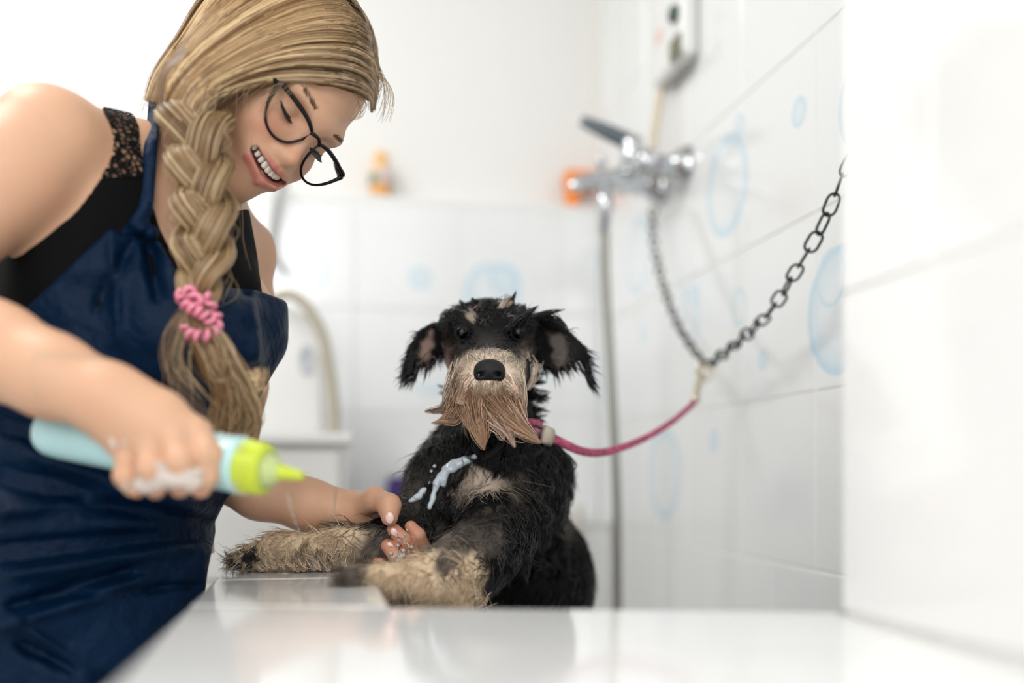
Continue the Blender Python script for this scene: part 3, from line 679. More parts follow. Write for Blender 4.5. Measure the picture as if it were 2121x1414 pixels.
T1 = np.array(lin((166, 136, 110))); T2 = np.array(lin((198, 160, 130))); T3 = np.array(lin((226, 194, 174)))
beard = []
def bl(pts, R, n, r0=0.0006, a=T1, b=T2, **kw): beard.append((pts, R, n, r0, a, b, kw))
bl([(960, 775, 1.150), (938, 815, 1.130), (920, 846, 1.125), (879, 851, 1.120)], 0.011, 150, a=PALE, b=BRN)
bl([(958, 790, 1.135), (945, 840, 1.120), (925, 868, 1.115), (893, 876, 1.112)], 0.010, 110, a=BRN)
bl([(965, 800, 1.130), (957, 850, 1.112), (940, 872, 1.110), (908, 869, 1.108)], 0.009, 90, a=BRN)
bl([(962, 765, 1.150), (946, 800, 1.135), (944, 840, 1.122), (938, 870, 1.12)], 0.010, 110, a=PALE*1.05, b=T1)
bl([(985, 812, 1.115), (978, 850, 1.100), (986, 890, 1.098), (1004, 932, 1.10)], 0.0145, 200, a=BRN, b=T2)
bl([(1000, 820, 1.115), (995, 860, 1.098), (1000, 895, 1.096), (1003, 930, 1.10)], 0.0125, 150)
bl([(970, 812, 1.12), (966, 850, 1.105), (976, 880, 1.102), (996, 905, 1.10)], 0.010, 100, a=BRN)
bl([(1018, 818, 1.112), (1035, 848, 1.095), (1075, 885, 1.092), (1121, 917, 1.095)], 0.0155, 200, a=BRN, b=T2)
bl([(1030, 820, 1.115), (1050, 850, 1.098), (1080, 882, 1.094), (1113, 908, 1.095)], 0.0125, 140, a=T1, b=T3)
bl([(1010, 830, 1.11), (1030, 862, 1.095), (1050, 890, 1.093), (1066, 927, 1.095)], 0.0125, 120, a=T1, b=T3)
bl([(1010, 835, 1.11), (1022, 870, 1.1), (1036, 890, 1.097), (1044, 912, 1.1)], 0.0100, 70, a=T1, b=T3)
bl([(1040, 850, 1.11), (1062, 880, 1.1), (1085, 895, 1.097), (1090, 908, 1.1)], 0.0100, 60, a=T2, b=T3)
bl([(1058, 775, 1.145), (1072, 815, 1.125), (1080, 850, 1.115), (1090, 878, 1.11)], 0.0105, 140, a=PALE*1.05, b=T1)
bl([(1048, 800, 1.128), (1062, 830, 1.11), (1074, 855, 1.105), (1082, 872, 1.105)], 0.0100, 90, a=BRN)
bl([(980, 800, 1.118), (958, 822, 1.105), (952, 832, 1.1), (962, 832, 1.098)], 0.0045, 30, a=BRN, b=T3)
for k in range(26):                                            # moustache either side of the nose
    s = -1 if k % 2 else 1; u = RNG.uniform(0, 1)
    bl([(1014+s*(22+18*u), 772+20*u, 1.112), (1014+s*(40+22*u), 792+26*u, 1.108), (1014+s*(46+26*u), 812+34*u, 1.108)], 0.0055, 26, 0.00045, a=PALE*1.05 if u < .6 else T3, b=T3 if u < .5 else T1, wave=0.0015)
for k in range(26):
    x = RNG.uniform(-22, 22); bl([(1014+x*0.9, 794, 1.1035), (1014+x*1.2, 806, 1.0985), (1014+x*1.5, 822+RNG.normal()*4, 1.0965)], 0.004, 22, 0.00036, a=PALE*0.9, b=T1, wave=0.0015)
for k in range(22):                                            # chin under the nose
    x = RNG.uniform(-38, 38); bl([(1014+x*0.6, 803, 1.106), (1014+x, 825, 1.1), (1014+x*1.2+RNG.normal()*4, 846, 1.1)], 0.006, 26, 0.00045, a=T2, b=BRN, wave=0.002)
for k in range(20):                                            # pale tuft over the nose
    a = RNG.uniform(-1, 1); bl([(1014+a*26, 752, 1.113), (1014+a*42, 738, 1.117), (1014+a*62+RNG.normal()*5, 728+14*abs(a)+RNG.normal()*3, 1.128)], 0.004, 16, 0.00035, a=PALE, b=PALE*1.05, wave=0.003)
lock_mesh('beard', beard, M_FUR, dog)
D0 = BLK*1.2; sp = []
def sl(pts, R=0.005, n=26, a=D0, b=D0, r0=0.0006, **kw): sp.append((pts, R, n, r0, a, b, kw))
sl([(974, 672, 1.222), (967, 650, 1.215), (952, 620, 1.21)], 0.0055, 40)
sl([(1048, 645, 1.236), (1058, 625, 1.235), (1070, 602, 1.23)], 0.0055, 40)
sl([(1025, 655, 1.225), (1045, 638, 1.222), (1062, 622, 1.22)], 0.005, 26, PALE*0.7, PALE*0.8)
sl([(1064, 684, 1.20), (1084, 660, 1.192), (1116, 632, 1.186)], 0.009, 70)
sl([(1098, 664, 1.235), (1126, 650, 1.226), (1172, 640, 1.22)], 0.006, 40)
sl([(1035, 640, 1.225), (1048, 622, 1.22), (1058, 612, 1.215)], 0.005, 40, PALE*0.6, PALE*0.7)
sl([(1060, 690, 1.20), (1076, 668, 1.196), (1108, 640, 1.19)], 0.006, 30)
sl([(1100, 665, 1.23), (1120, 652, 1.225), (1165, 642, 1.22)], 0.005)
sl([(1110, 668, 1.24), (1150, 665, 1.23), (1172, 678, 1.225), (1180, 696, 1.225)], 0.006)
sl([(1105, 660, 1.24), (1135, 655, 1.235), (1158, 660, 1.23), (1170, 672, 1.23)], 0.006)
sl([(940, 668, 1.225), (925, 668, 1.215), (930, 676, 1.21)], 0.005)
sl([(985, 640, 1.235), (1000, 640, 1.226), (1008, 648, 1.222)], 0.004, 22, PALE*0.6, PALE*0.75)
sl([(1000, 640, 1.232), (985, 645, 1.222), (972, 655, 1.216)], 0.005, 26, PALE*0.6, GRY)
sl([(1010, 650, 1.226), (993, 655, 1.216), (978, 672, 1.21)], 0.005, 26, PALE*0.7, PALE*0.7)
sl([(1075, 660, 1.212), (1055, 657, 1.212), (1040, 660, 1.214)], 0.003, 14, PALE*0.7, PALE*0.7)
for k in range(16):
    y = RNG.uniform(770, 868); L = RNG.uniform(8, 34); sl([(1098, y-6, 1.285), (1108+0.3*L, y+RNG.normal()*3, 1.28), (1110+L, y+RNG.normal()*9+4, 1.278)], RNG.uniform(0.0025, 0.0045), 16)
for y in (806, 824, 845, 856): sl([(930, y, 1.288), (918, y-2+RNG.normal()*4, 1.284), (912-RNG.uniform(2, 16), y-8+RNG.normal()*6, 1.28)], 0.0035, 12)
sl([(1090, 740, 1.215), (1104, 770, 1.21), (1092, 800, 1.205), (1082, 812, 1.2)], 0.004, 26, PALE*0.9, PALE)
sl([(1108, 752, 1.22), (1106, 785, 1.212), (1094, 810, 1.207)], 0.004, 26, PALE*0.8, PALE)
sl([(1098, 745, 1.212), (1096, 775, 1.207), (1086, 800, 1.2)], 0.004, 26)
sl([(1150, 955, 1.24), (1165, 975, 1.24), (1170, 1000, 1.24)], 0.002, 8)
for k in range(130):                                            # ragged wet tufts over brow and crown, wet glints painted as lighter tufts
    x = RNG.uniform(925, 1105); y = 690-62*math.sqrt(max(0, 1-((x-1014)/100)**2))*RNG.uniform(0.35, 0.97); a = (x-1014)/90+RNG.normal()*0.4
    zf = 1.275-0.066*math.sqrt(max(0.02, 1-((x-1014)/100)**2-((y-702)/84)**2))
    sl([(x, y, zf+0.002), (x+7*a, y-5+RNG.normal()*4, zf-0.007), (x+18*a, y+RNG.normal()*7, zf-0.009)], 0.0042, 22, D0*RNG.uniform(0.8, 7), D0*RNG.uniform(0.8, 3), 0.0006)
# curls of wet hair on the chest
for k in range(120):
    x = RNG.uniform(850, 1175); y = RNG.uniform(900, 1190); a = RNG.normal(); e = ((x-1012)/165)**2
    if e > 0.93 or ((x-1000)/75)**2+((y-1000)/55)**2 < 1 or (x < 900 and y > 1060) or (y > 1070 and x < 1040): continue
    q = front(x, y); dd = q[2]
    if dd == 1.2: continue
    w = RNG.uniform(0.9, 3.0)
    sl([(x, y, dd-0.001), (x+13*a, y+16, dd-0.007), (x+2*a, y+36, dd-0.006), (x-14*a, y+52, dd-0.004), (x-6*a, y+66, dd+0.001)], RNG.uniform(0.003, 0.006), 26, D0*w, D0*w, 0.0005)
for k in range(46):
    x = RNG.uniform(875, 1130); y = RNG.uniform(930, 1060); a = RNG.uniform(-1, 1); dd = 1.182+abs(x-1005)/1000*0.35+abs(y-1010)*0.0002
    c = dog_col(np.array([Q(x, y, dd)]))[0]; c = c if c.mean() > 0.1 else D0
    sl([(x, y, dd), (x+16*a, y+16, dd-0.004), (x+6*a, y+34, dd-0.003), (x-10*a, y+44, dd+0.004)], 0.0045, 22, c, c, 0.0005)
for k in range(40):                                            # long pale hair under the stretched foreleg
    x = RNG.uniform(520, 720); a = RNG.normal(); y = 1118+RNG.uniform(0, 25)
    sl([(x, y, 1.138), (x-14+6*a, y+22, 1.125), (x-6+10*a, y+38, 1.122), (x+12*a, min(y+50, 1170), 1.126)], 0.005, 24, (TAN if k % 3 else BRN), (PALE if k % 2 else TAN), 0.00045)
for k in range(10):
    x = RNG.uniform(485, 530); sl([(x+16, 1142+k, 1.125), (x-4, 1152+k, 1.112), (x-10, 1164, 1.108)], 0.004, 20, DGR, BLK, 0.0005)
sl([(500, 1150, 1.118), (480, 1156, 1.112), (470, 1150, 1.11), (466, 1140, 1.11)], 0.004, 24, BRN, GRY)
for k in range(30):
    x = RNG.uniform(800, 1000); y = 1262-RNG.uniform(0, 60); sl([(x+10, y-30, 1.062+(x-800)*0.0001), (x-2, y-12, 1.045+(x-800)*0.0001), (x-10+RNG.normal()*6, y+2, 1.045+(x-800)*0.0001)], 0.005, 22, TAN if k % 3 else DGR, TAN*0.9, 0.00045)
lock_mesh('wet_locks', sp, M_FUR, dog)

# ears: flaps with an edge of wet fringe
def polysd(poly, X, Y):
    n = len(poly); d = np.full(np.broadcast(X, Y).shape, 1e9); ins = np.zeros(d.shape, bool)
    for i in range(n):
        a, b = poly[i], poly[(i+1) % n]; e = b-a; wx, wy = X-a[0], Y-a[1]
        h = np.clip((wx*e[0]+wy*e[1])/(e@e), 0, 1); d = np.minimum(d, (wx-e[0]*h)**2+(wy-e[1]*h)**2)
        c = ((a[1] > Y) != (b[1] > Y)) & (X < (b[0]-a[0])*(Y-a[1])/(b[1]-a[1]+1e-12)+a[0]); ins ^= c
    return np.where(ins, -1, 1)*np.sqrt(d)
def ear(poly, d0, slope, base, tip, inner, icol, name='ear'):
    q = np.array([Q(x, y, d0)[:2] for x, y in poly]); h = 0.0014
    lo = np.array([*(q.min(0)-0.012), d0-0.05]); hi = np.array([*(q.max(0)+0.012), d0+0.05]); n = np.ceil((hi-lo)/h).astype(int)
    ax = [lo[i]+h*np.arange(n[i]) for i in range(3)]; X, Y = ax[0][:, None], ax[1][None, :]
    s2 = polysd(q, X, Y); b2 = Q(*base, d0)[:2]; bx = np.sqrt((X-b2[0])**2+(Y-b2[1])**2)
    w0 = d0+slope*bx+0.006*np.sin(bx*70)
    Z = ax[2][None, None, :]; dd = np.abs(Z-w0[:, :, None]); s3 = s2[:, :, None]
    k = 0.006; D = -smin(-s3, -(dd-0.0045), k); Vv, Ff = nets(D.astype(np.float32), lo, h); Vv = sm(Vv, Ff, 2)
    x, y = pxof(Vv); c = np.tile(BLK*1.2, (len(Vv), 1)); iq = np.array(inner, float); sd = polysd(iq, x, y); nz = wob(Vv, 160, 5)
    mk = smooth01(6, -8, sd+6*nz)*(normals(Vv, Ff)[:, 2] < 0); c = c*(1-mk[:, None])+(np.asarray(icol)+0*c)*mk[:, None]
    o = mesh(name, toW(Vv), Ff, M_COAT, dog, c)
    # fringe
    pts = []; P_ = np.array(poly, float); m = len(poly)
    per = np.concatenate([[0], np.cumsum(np.linalg.norm(np.roll(P_, -1, 0)-P_, axis=1))]); u = RNG.uniform(0, per[-1], 420)
    ex = np.interp(u, per, np.append(P_[:, 0], P_[0, 0])); ey = np.interp(u, per, np.append(P_[:, 1], P_[0, 1])); cen = P_.mean(0)
    k0 = np.hypot(ex-base[0], ey-base[1]); L = np.where(k0 > 40, RNG.uniform(6, 20, len(u)), RNG.uniform(3, 9, len(u)))
    td = np.array(tip, float)-np.array(base, float); td /= np.linalg.norm(td); od = np.stack([ex-cen[0], ey-cen[1]], 1); od /= np.linalg.norm(od, axis=1, keepdims=True)
    dirp = od*0.45+td[None]*0.7+RNG.normal(size=(len(u), 2))*0.28+np.array([0, 0.25])
    t = np.linspace(0, 1, 6); dz = d0+slope*k0*d0/FPX
    pa = np.empty((len(u), 6, 3))
    for i in range(6):
        xx = ex-od[:, 0]*6+dirp[:, 0]*L*1.3*t[i]; yy = ey-od[:, 1]*6+dirp[:, 1]*L*1.3*t[i]+4*t[i]**2
        pa[:, i] = np.stack([(xx-CX)*dz/FPX, (HY-yy)*dz/FPX, dz+RNG.normal(size=len(u))*0.0015], 1)
    V3, F3 = tubes(pa, 0.0016*RNG.uniform(0.5, 1.2, (len(u), 1))*(1-0.95*t[None]), 3)
    # flat strands over the flap
    n2 = 500; ii = RNG.integers(0, len(Vv), n2); p0 = Vv[ii]; nn = normals(Vv, Ff)[ii]; dr = np.tile(np.array([td[0], -td[1]-0.35, 0]), (n2, 1))+RNG.normal(size=(n2, 3))*0.3
    dr -= nn*(dr*nn).sum(1, keepdims=True); dr /= np.linalg.norm(dr, axis=1, keepdims=True)
    V4, F4 = clump_tubes(p0, dr, nn, RNG.uniform(0.008, 0.02, n2), 0.0007, 5, 0.12, 0.4)
    cc = c[ii]*RNG.uniform(0.7, 1.4, (n2, 1))
    V, F, C = joinC([(V3, F3, np.tile(D0, (len(V3), 1))), (V4, F4, np.repeat(cc, 15, axis=0))])
    tag(mesh('ear_fringe', toW(V), F, M_FUR, o, C), kind='stuff')
ear([(955, 655), (930, 661), (895, 669), (869, 687), (846, 730), (836, 779), (842, 790), (860, 782), (868, 752), (886, 758), (909, 742), (925, 735), (950, 700)], 1.262, -0.25, (950, 680), (845, 790), [(868, 712), (893, 686), (896, 715), (893, 735), (878, 742), (870, 736)], PINK*0.45)
ear([(1075, 650), (1113, 656), (1150, 666), (1180, 690), (1214, 724), (1222, 760), (1228, 796), (1212, 775), (1198, 750), (1167, 763), (1145, 772), (1112, 755), (1085, 720)], 1.262, -0.15, (1085, 680), (1228, 798), [(1135, 690), (1160, 690), (1175, 720), (1180, 745), (1155, 758), (1140, 735)], GRY*0.62)

# nose, eyes
NB = Blob(); nc = Q(1014, 770, 1.107)
NB.ell(nc+[0, 0.003, 0], (0.0172, 0.0115, 0.0105), None, 0.004); NB.cone(nc+[0, -0.002, 0], nc+[0, -0.0115, 0.002], 0.0095, 0.0055, 0.006)
for s in (-1, 1): NB.ball(nc+[s*0.0095, -0.0035, -0.001], 0.0078, 0.005)
for s in (-1, 1): NB.cone(nc+[s*0.0070, -0.0035, -0.012], nc+[s*0.0125, -0.0030, -0.004], 0.0030, 0.0018, 0.003, True)
NB.cone(nc+[0, -0.001, -0.0118], nc+[0, -0.018, -0.0065], 0.0008, 0.0008, 0.0015, True)
Vn, Fn = skin(NB, nc-0.026, nc+0.026, 0.0007, 2)
mesh('nose', toW(Vn), Fn, mat('nose_leather', (14, 14, 15), 0.42, spec=0.3, bump=(900, 0.0006)), dog)
M_EYE = mat('dog_eye', (4, 3, 3), 0.03, spec=0.3); M_LID = mat('eye_rim', (16, 14, 14), 0.5, spec=0.2)
for ex in (957, 1074):
    ec = Q(ex, 689, 1.1985); V, F = lathe(toW(ec), FV, [(-0.0086*math.cos(a), max(0.0086*math.sin(a), 1e-5)) for a in np.linspace(0, math.pi, 18)], 28)
    e = mesh('eye', V, F, M_EYE, dog)
    part('eyelid', torus(toW(ec-[0, 0, 0.0028]), 0.0087, 0.0010, FV, 28, 8), M_LID, e)
# claws
cl = [((486, 1168, 1.11), (474, 1172, 1.105)), ((498, 1172, 1.105), (484, 1180, 1.10)), ((520, 1172, 1.106), (508, 1179, 1.10)), ((712, 1198, 0.99), (703, 1206, 0.985)), ((726, 1204, 1.0), (718, 1211, 0.995))]
M_CLAW = mat('claw', (22, 20, 20), 0.25)
for a, b in cl:
    pa, pb_ = P(*a), P(*b); part('claw', tube([pa, (pa+pb_)/2+[0, 0, 0.001], pb_], [0.0032, 0.0028, 0.0008], 10, 8), M_CLAW, dog)
# streaks of shampoo on the coat
SB = Blob()
def streak(pts, rs):
    for i in range(len(pts)-1):
        a, b = front(*pts[i]), front(*pts[i+1])
        for s in np.linspace(0, 1, 6)[:-1]:
            p = a+(b-a)*s+RNG.normal(size=3)*0.0008; SB.ball(p-[0, 0, 0.0048], (rs[i]+(rs[i+1]-rs[i])*s)*RNG.uniform(0.8, 1.15), 0.004)
streak([(985, 944), (955, 960), (930, 972), (912, 985), (904, 1005), (898, 1030), (889, 1058)], [0.0034, 0.0046, 0.0040, 0.0032, 0.0028, 0.0025, 0.0022])
streak([(960, 950), (935, 962), (915, 972)], [0.002, 0.003, 0.002]); streak([(922, 985), (918, 1010)], [0.003, 0.0025]); streak([(880, 1010), (868, 1030), (845, 1040)], [0.0025, 0.003, 0.0015])
for p in ((893, 1146), (905, 1150), (845, 1098), (1120, 1190), (900, 965), (893, 975), (890, 1000), (926, 992)): SB.ball(front(*p), 0.0024, 0.002)
Vs, Fs = skin(SB, (-0.15, -0.14, 1.06), (0.09, 0.035, 1.40), 0.0011, 1)
tag(mesh('shampoo', toW(Vs), Fs, mat('shampoo_gel', (206, 218, 226), 0.12, sss=0.2, coat=0.5, alpha=0.85), dog), kind='stuff', label='pale blue shampoo streaks')
# collar, its own thing
ca, cb = Q(930, 884, 1.27), Q(1112, 884, 1.27)
cc_ = Q(1017, 893, 1.288); th = np.linspace(0, 2*math.pi, 49)[:-1]
cp = cc_+np.stack([0.0665*np.cos(th), 0.004*np.sin(th)+0.003*np.cos(th)+0*th, -0.071*np.sin(th)], 1)
col = tag(empty('dog_collar', toW(cc_)), 'pink patterned collar around the wet dog neck', 'collar')
Vq, Fq = tubes(toW(cp)[None], np.full((1, 48), 0.0020), 10, (0, 0, 1))
Vq[:, 2] = toW(cp)[np.arange(len(Vq))//10][:, 2]+(Vq[:, 2]-toW(cp)[np.arange(len(Vq))//10][:, 2])*4.6
Fq = Fq.tolist()
for j in range(10): Fq.append([47*10+j, 47*10+(j+1) % 10, (j+1) % 10, j])
mesh('band', Vq, Fq, M_LEASH, col)
part('buckle', tube([P(1106, 893, 1.232), P(1118, 896, 1.225)], [0.0105, 0.0105], 4, None, (0.35, -1, 0), 0.4), mat('collar_buckle', (170, 110, 130), 0.4), col)
# ================================================================ the woman
def unit(v): v = np.array(v, float); return v/np.linalg.norm(v)
Em = Q(637, 269, 1.10)
hE = unit((0.32, -0.385, 0.866)); hU = np.array((0.772, 0.636, 0.0)); hU = unit(hU-hE*(hU @ hE)); hF = np.cross(hU, hE)
HAX = np.array([hE, hF, hU])
def H(x, f, u): return Em+x*hE+f*hF+u*hU
tU = unit((0.2, 0.98, 0.0)); tS = np.array((0.40, -0.13, 0.91)); tS = unit(tS-tU*(tS @ tU)); tF = np.cross(tS, tU); tF = tF if tF[0] > 0 else -tF
TAX = np.array([tS, tF, tU])
wl0 = P(150, 1400, 1.12); wl0[2] = 0.0
wom = tag(empty('person', wl0), 'smiling person with long blond braid, glasses and navy apron leaning over the tub', 'person')
SK = np.array(lin((210, 166, 136))); SKP = np.array(lin((202, 126, 100))); LIP = np.array(lin((198, 118, 108))); SKW = np.array(lin((236, 200, 174)))
M_SKIN = mat('skin', (226, 185, 158), 0.45, attr=True, sss=0.22, bump=(420, 0.00025), spec=0.35)
# ---- torso (used for skin and for the clothes over it)
T = Blob()
T.ell(Q(300, 545, 1.115), (0.150, 0.088, 0.150), TAX, 0.05)
T.ell(Q(150, 600, 1.16), (0.130, 0.095, 0.140), TAX, 0.05)
T.ell(Q(285, 720, 1.115), (0.145, 0.105, 0.120), TAX, 0.05)
T.ell(Q(395, 690, 1.04), (0.060, 0.056, 0.062), TAX, 0.04); T.ell(Q(470, 680, 1.165), (0.060, 0.058, 0.062), TAX, 0.04)
T.ell(Q(205, 930, 1.12), (0.132, 0.112, 0.150), TAX, 0.06)
T.ell(Q(170, 1180, 1.13), (0.160, 0.122, 0.170), TAX, 0.06)
T.ell(Q(160, 1400, 1.14), (0.160, 0.124, 0.180), TAX, 0.06)
T.cone(Q(330, 400, 1.12), Q(150, 300, 1.02), 0.052, 0.044, 0.03)
T.cone(Q(330, 400, 1.12), Q(500, 520, 1.235), 0.050, 0.040, 0.03)
BD = Blob(); BD.ops = list(T.ops)
BD.cone(Q(345, 420, 1.125), Q(470, 262, 1.155), 0.054, 0.050, 0.03)
# right arm
BD.chain([Q(98, 292, 0.985), Q(30, 362, 0.965), Q(-235, 600, 0.905)], [0.0545, 0.0505, 0.041], 0.02)
BD.chain([Q(-235, 600, 0.905), Q(-10, 726, 0.880), Q(110, 780, 0.868), Q(212, 822, 0.864)], [0.041, 0.0385, 0.0330, 0.0262], 0.025)
# left arm
BD.chain([Q(500, 530, 1.24), Q(508, 640, 1.24), Q(497, 800, 1.235), Q(480, 975, 1.21)], [0.0340, 0.0310, 0.0290, 0.0290], 0.025)
BD.chain([Q(480, 975, 1.21), Q(540, 1015, 1.195), Q(640, 1046, 1.190), Q(722, 1060, 1.190)], [0.0290, 0.0315, 0.0275, 0.0215], 0.025)
# right hand on the bottle
wr_ = Q(212, 822, 0.864)
mcp = [Q(404, 893, 0.862), Q(358, 903, 0.853), Q(308, 915, 0.852), Q(264, 928, 0.858)]
for m_, rr in zip(mcp, (0.0125, 0.0125, 0.0118, 0.0108)): BD.cone(Q(228, 830, 0.864), m_, 0.0215, rr, 0.016)
BD.cone(Q(212, 822, 0.864), Q(330, 860, 0.868), 0.0265, 0.022, 0.02)
BD.cone(Q(235, 870, 0.868), Q(265, 935, 0.868), 0.017, 0.012, 0.015)
fing = [([mcp[0], Q(431, 940, 0.851), Q(429, 985, 0.852), Q(416, 1010, 0.864)], [0.0118, 0.0112, 0.0102, 0.0090]),
        ([mcp[1], Q(373, 955, 0.840), Q(381, 992, 0.846), Q(372, 1010, 0.862)], [0.0120, 0.0112, 0.0098, 0.0088]),
        ([mcp[2], Q(312, 968, 0.840), Q(325, 1000, 0.847), Q(322, 1014, 0.862)], [0.0115, 0.0106, 0.0092, 0.0082]),
        ([mcp[3], Q(262, 984, 0.848), Q(277, 1006, 0.853), Q(284, 1014, 0.866)], [0.0104, 0.0096, 0.0084, 0.0074])]
for p_, r_ in fing:
    BD.ball(p_[1], r_[1]*1.06, 0.004)
    BD.chain(p_, r_, 0.0045)
BD.cone(Q(395, 895, 0.866), Q(424, 930, 0.856), 0.0135, 0.0118, 0.006)
BD.chain([Q(262, 850, 0.880), Q(330, 862, 0.910), Q(385, 880, 0.912), Q(422, 890, 0.900)], [0.018, 0.0135, 0.0105, 0.0085], 0.012)
# left hand under the dog's leg
BD.cone(Q(722, 1060, 1.190), Q(778, 1066, 1.205), 0.0215, 0.022, 0.02); BD.cone(Q(735, 1075, 1.195), Q(790, 1115, 1.215), 0.018, 0.020, 0.02)
BD.cone(Q(778, 1080, 1.205), Q(836, 1128, 1.225), 0.024, 0.020, 0.02)
BD.chain([Q(742, 1048, 1.180), Q(778, 1033, 1.155), Q(806, 1046, 1.135), Q(807, 1072, 1.126)], [0.017, 0.0125, 0.0118, 0.0095], 0.010)
lf = [([Q(862, 1150, 1.190), Q(876, 1134, 1.160), Q(866, 1108, 1.148), Q(851, 1091, 1.147)], [0.0098, 0.0092, 0.0086, 0.0074]),
      ([Q(850, 1160, 1.180), Q(856, 1148, 1.147), Q(836, 1118, 1.136), Q(815, 1097, 1.137)], [0.0098, 0.0096, 0.0092, 0.0080]),
      ([Q(840, 1174, 1.178), Q(842, 1170, 1.143), Q(820, 1150, 1.131), Q(803, 1130, 1.134)], [0.0096, 0.0094, 0.0092, 0.0080]),
      ([Q(828, 1178, 1.180), Q(818, 1182, 1.148), Q(800, 1174, 1.140), Q(785, 1163, 1.141)], [0.0086, 0.0080, 0.0078, 0.0068])]
for p_, r_ in lf: BD.chain(p_, r_, 0.0018)
# head
HD = Blob(); HD.ops = [o for o in BD.ops if False]
HB = [HD, BD]
def hb(fn):
    for b in HB: fn(b)
def headops(b):
    b.ell(H(0, -0.085, 0.036), (0.068, 0.090, 0.085), HAX, 0.02)
    b.ell(H(0, -0.047, -0.030), (0.053, 0.056, 0.078), HAX, 0.03)
    for s in (-1, 1):
        b.cone(H(s*0.047, -0.075, -0.050), H(s*0.012, -0.014, -0.092), 0.020, 0.014, 0.025)
        b.ball(H(s*0.033, -0.019, -0.036), 0.0215, 0.02)
        b.cone(H(s*0.040, -0.012, 0.020), H(s*0.008, 0.000, 0.017), 0.010, 0.009, 0.014)
    b.ball(H(0, -0.011, -0.091), 0.0150, 0.016)
    b.cone(H(0, -0.002, 0.010), H(0, 0.0165, -0.033), 0.0078, 0.0085, 0.012)
    b.ball(H(0, 0.0190, -0.0355), 0.0088, 0.006)
    for s in (-1, 1): b.ball(H(s*0.0115, 0.0085, -0.0385), 0.0072, 0.007)
    for s in (-1, 1): b.ell(H(s*0.031, 0.004, -0.001), (0.016, 0.010, 0.0105), HAX, 0.010, True)
    for s in (-1, 1): b.ell(H(s*0.031, -0.0125, -0.0015), (0.0150, 0.0125, 0.0112), HAX, 0.005)
    for s in (-1, 1): b.cone(H(s*0.0070, 0.016, -0.0455), H(s*0.0085, 0.010, -0.038), 0.0032, 0.0022, 0.003, True)
    b.ell(H(0, -0.004, -0.062), (0.035, 0.021, 0.021), HAX, 0.018)          # mouth barrel
    # open smile
    mp = [H(-0.0410, -0.0120, -0.0505), H(-0.024, 0.005, -0.0605), H(0, 0.0150, -0.0645), H(0.024, 0.005, -0.0605), H(0.0410, -0.0120, -0.0505)]
    b.chain(mp, [0.0026, 0.0072, 0.0085, 0.0072, 0.0022], 0.003, True)
    lipU = [H(-0.0425, -0.0130, -0.0485), H(-0.022, 0.0070, -0.0525), H(-0.005, 0.0150, -0.0535), H(0, 0.0146, -0.0543), H(0.005, 0.0150, -0.0535), H(0.022, 0.0070, -0.0525), H(0.0425, -0.0130, -0.0485)]
    b.chain(lipU, [0.0026, 0.0032, 0.0034, 0.0032, 0.0034, 0.0032, 0.0026], 0.004)
    lipL = [H(-0.0420, -0.0125, -0.0515), H(-0.0250, 0.0045, -0.0695), H(0, 0.0115, -0.0765), H(0.0250, 0.0045, -0.0695), H(0.0420, -0.0125, -0.0515)]
    b.chain(lipL, [0.0024, 0.0042, 0.0052, 0.0042, 0.0024], 0.004)
    return lipU, lipL, mp
headops(HD); lipU, lipL, mp = headops(BD)
HD.cone(Q(345, 420, 1.125), Q(470, 262, 1.155), 0.054, 0.050, 0.03); HD.ops = HD.ops[-1:]+HD.ops[:-1]
def segd(p, a, b):
    ab = b-a; h = np.clip(((p-a) @ ab)/(ab @ ab), 0, 1); return np.linalg.norm(p-a-h[:, None]*ab, axis=1)
def skin_col(p):
    c = np.tile(SK, (len(p), 1)); x, y = pxof(p); n = wob(p, 60, 21)
    def put(m, col): c[:] = c*(1-m[:, None])+np.asarray(col)*m[:, None]
    put(np.clip(0.10*n, 0, 1), SKP)
    d = np.full(len(p), 1.0)
    for L in (lipU, lipL):
        for i in range(len(L)-1): d = np.minimum(d, segd(p, L[i], L[i+1]))
    for s in (-1, 1): put(np.exp(-(np.linalg.norm(p-H(s*0.036, 0.0, -0.034), axis=1)/0.020)**2)*0.45, SKP)
    put(np.exp(-(np.linalg.norm(p-H(0, 0.026, -0.032), axis=1)/0.012)**2)*0.4, SKP*0.95)
    put(smooth01(0.0062, 0.0044, d), LIP)
    dl = np.full(len(p), 1.0)
    for i in range(1, len(lipL)-2): dl = np.minimum(dl, segd(p, lipL[i], lipL[i+1]))
    put(smooth01(0.0078, 0.0056, dl), LIP)
    dm = np.full(len(p), 1.0)
    for i in range(len(mp)-1): dm = np.minimum(dm, segd(p, mp[i]-hF*0.006, mp[i+1]-hF*0.006))
    put(smooth01(0.0062, 0.0046, dm)*(((p-Em) @ hF) < 0.006), LIP*0.25)
    for L in (lf, fing):
        for pp_, _ in L: put(np.exp(-(np.linalg.norm(p-pp_[3], axis=1)/0.010)**2)*0.55, SKP); put(np.exp(-(np.linalg.norm(p-pp_[1], axis=1)/0.008)**2)*0.35, SKP)
    hl = np.exp(-(np.linalg.norm(p-Q(815, 1120, 1.14), axis=1)/0.045)**2); put(hl*0.45, SKP)
    put(np.exp(-(np.linalg.norm(p-Q(88, 238, 0.93), axis=1)/0.0035)**2)*0.7, SKP*0.7)
    return c
boxes = [((-0.31, 0.29, 1.00), (-0.10, 0.60, 1.30)), ((-0.40, -0.03, 0.80), (-0.255, 0.10, 0.935)), ((-0.21, -0.135, 1.08), (-0.075, 0.0, 1.28))]
L_ = [skin(BD, (-0.66, -0.10, 0.78), (-0.09, 0.42, 1.31), 0.004, 2, boxes)]
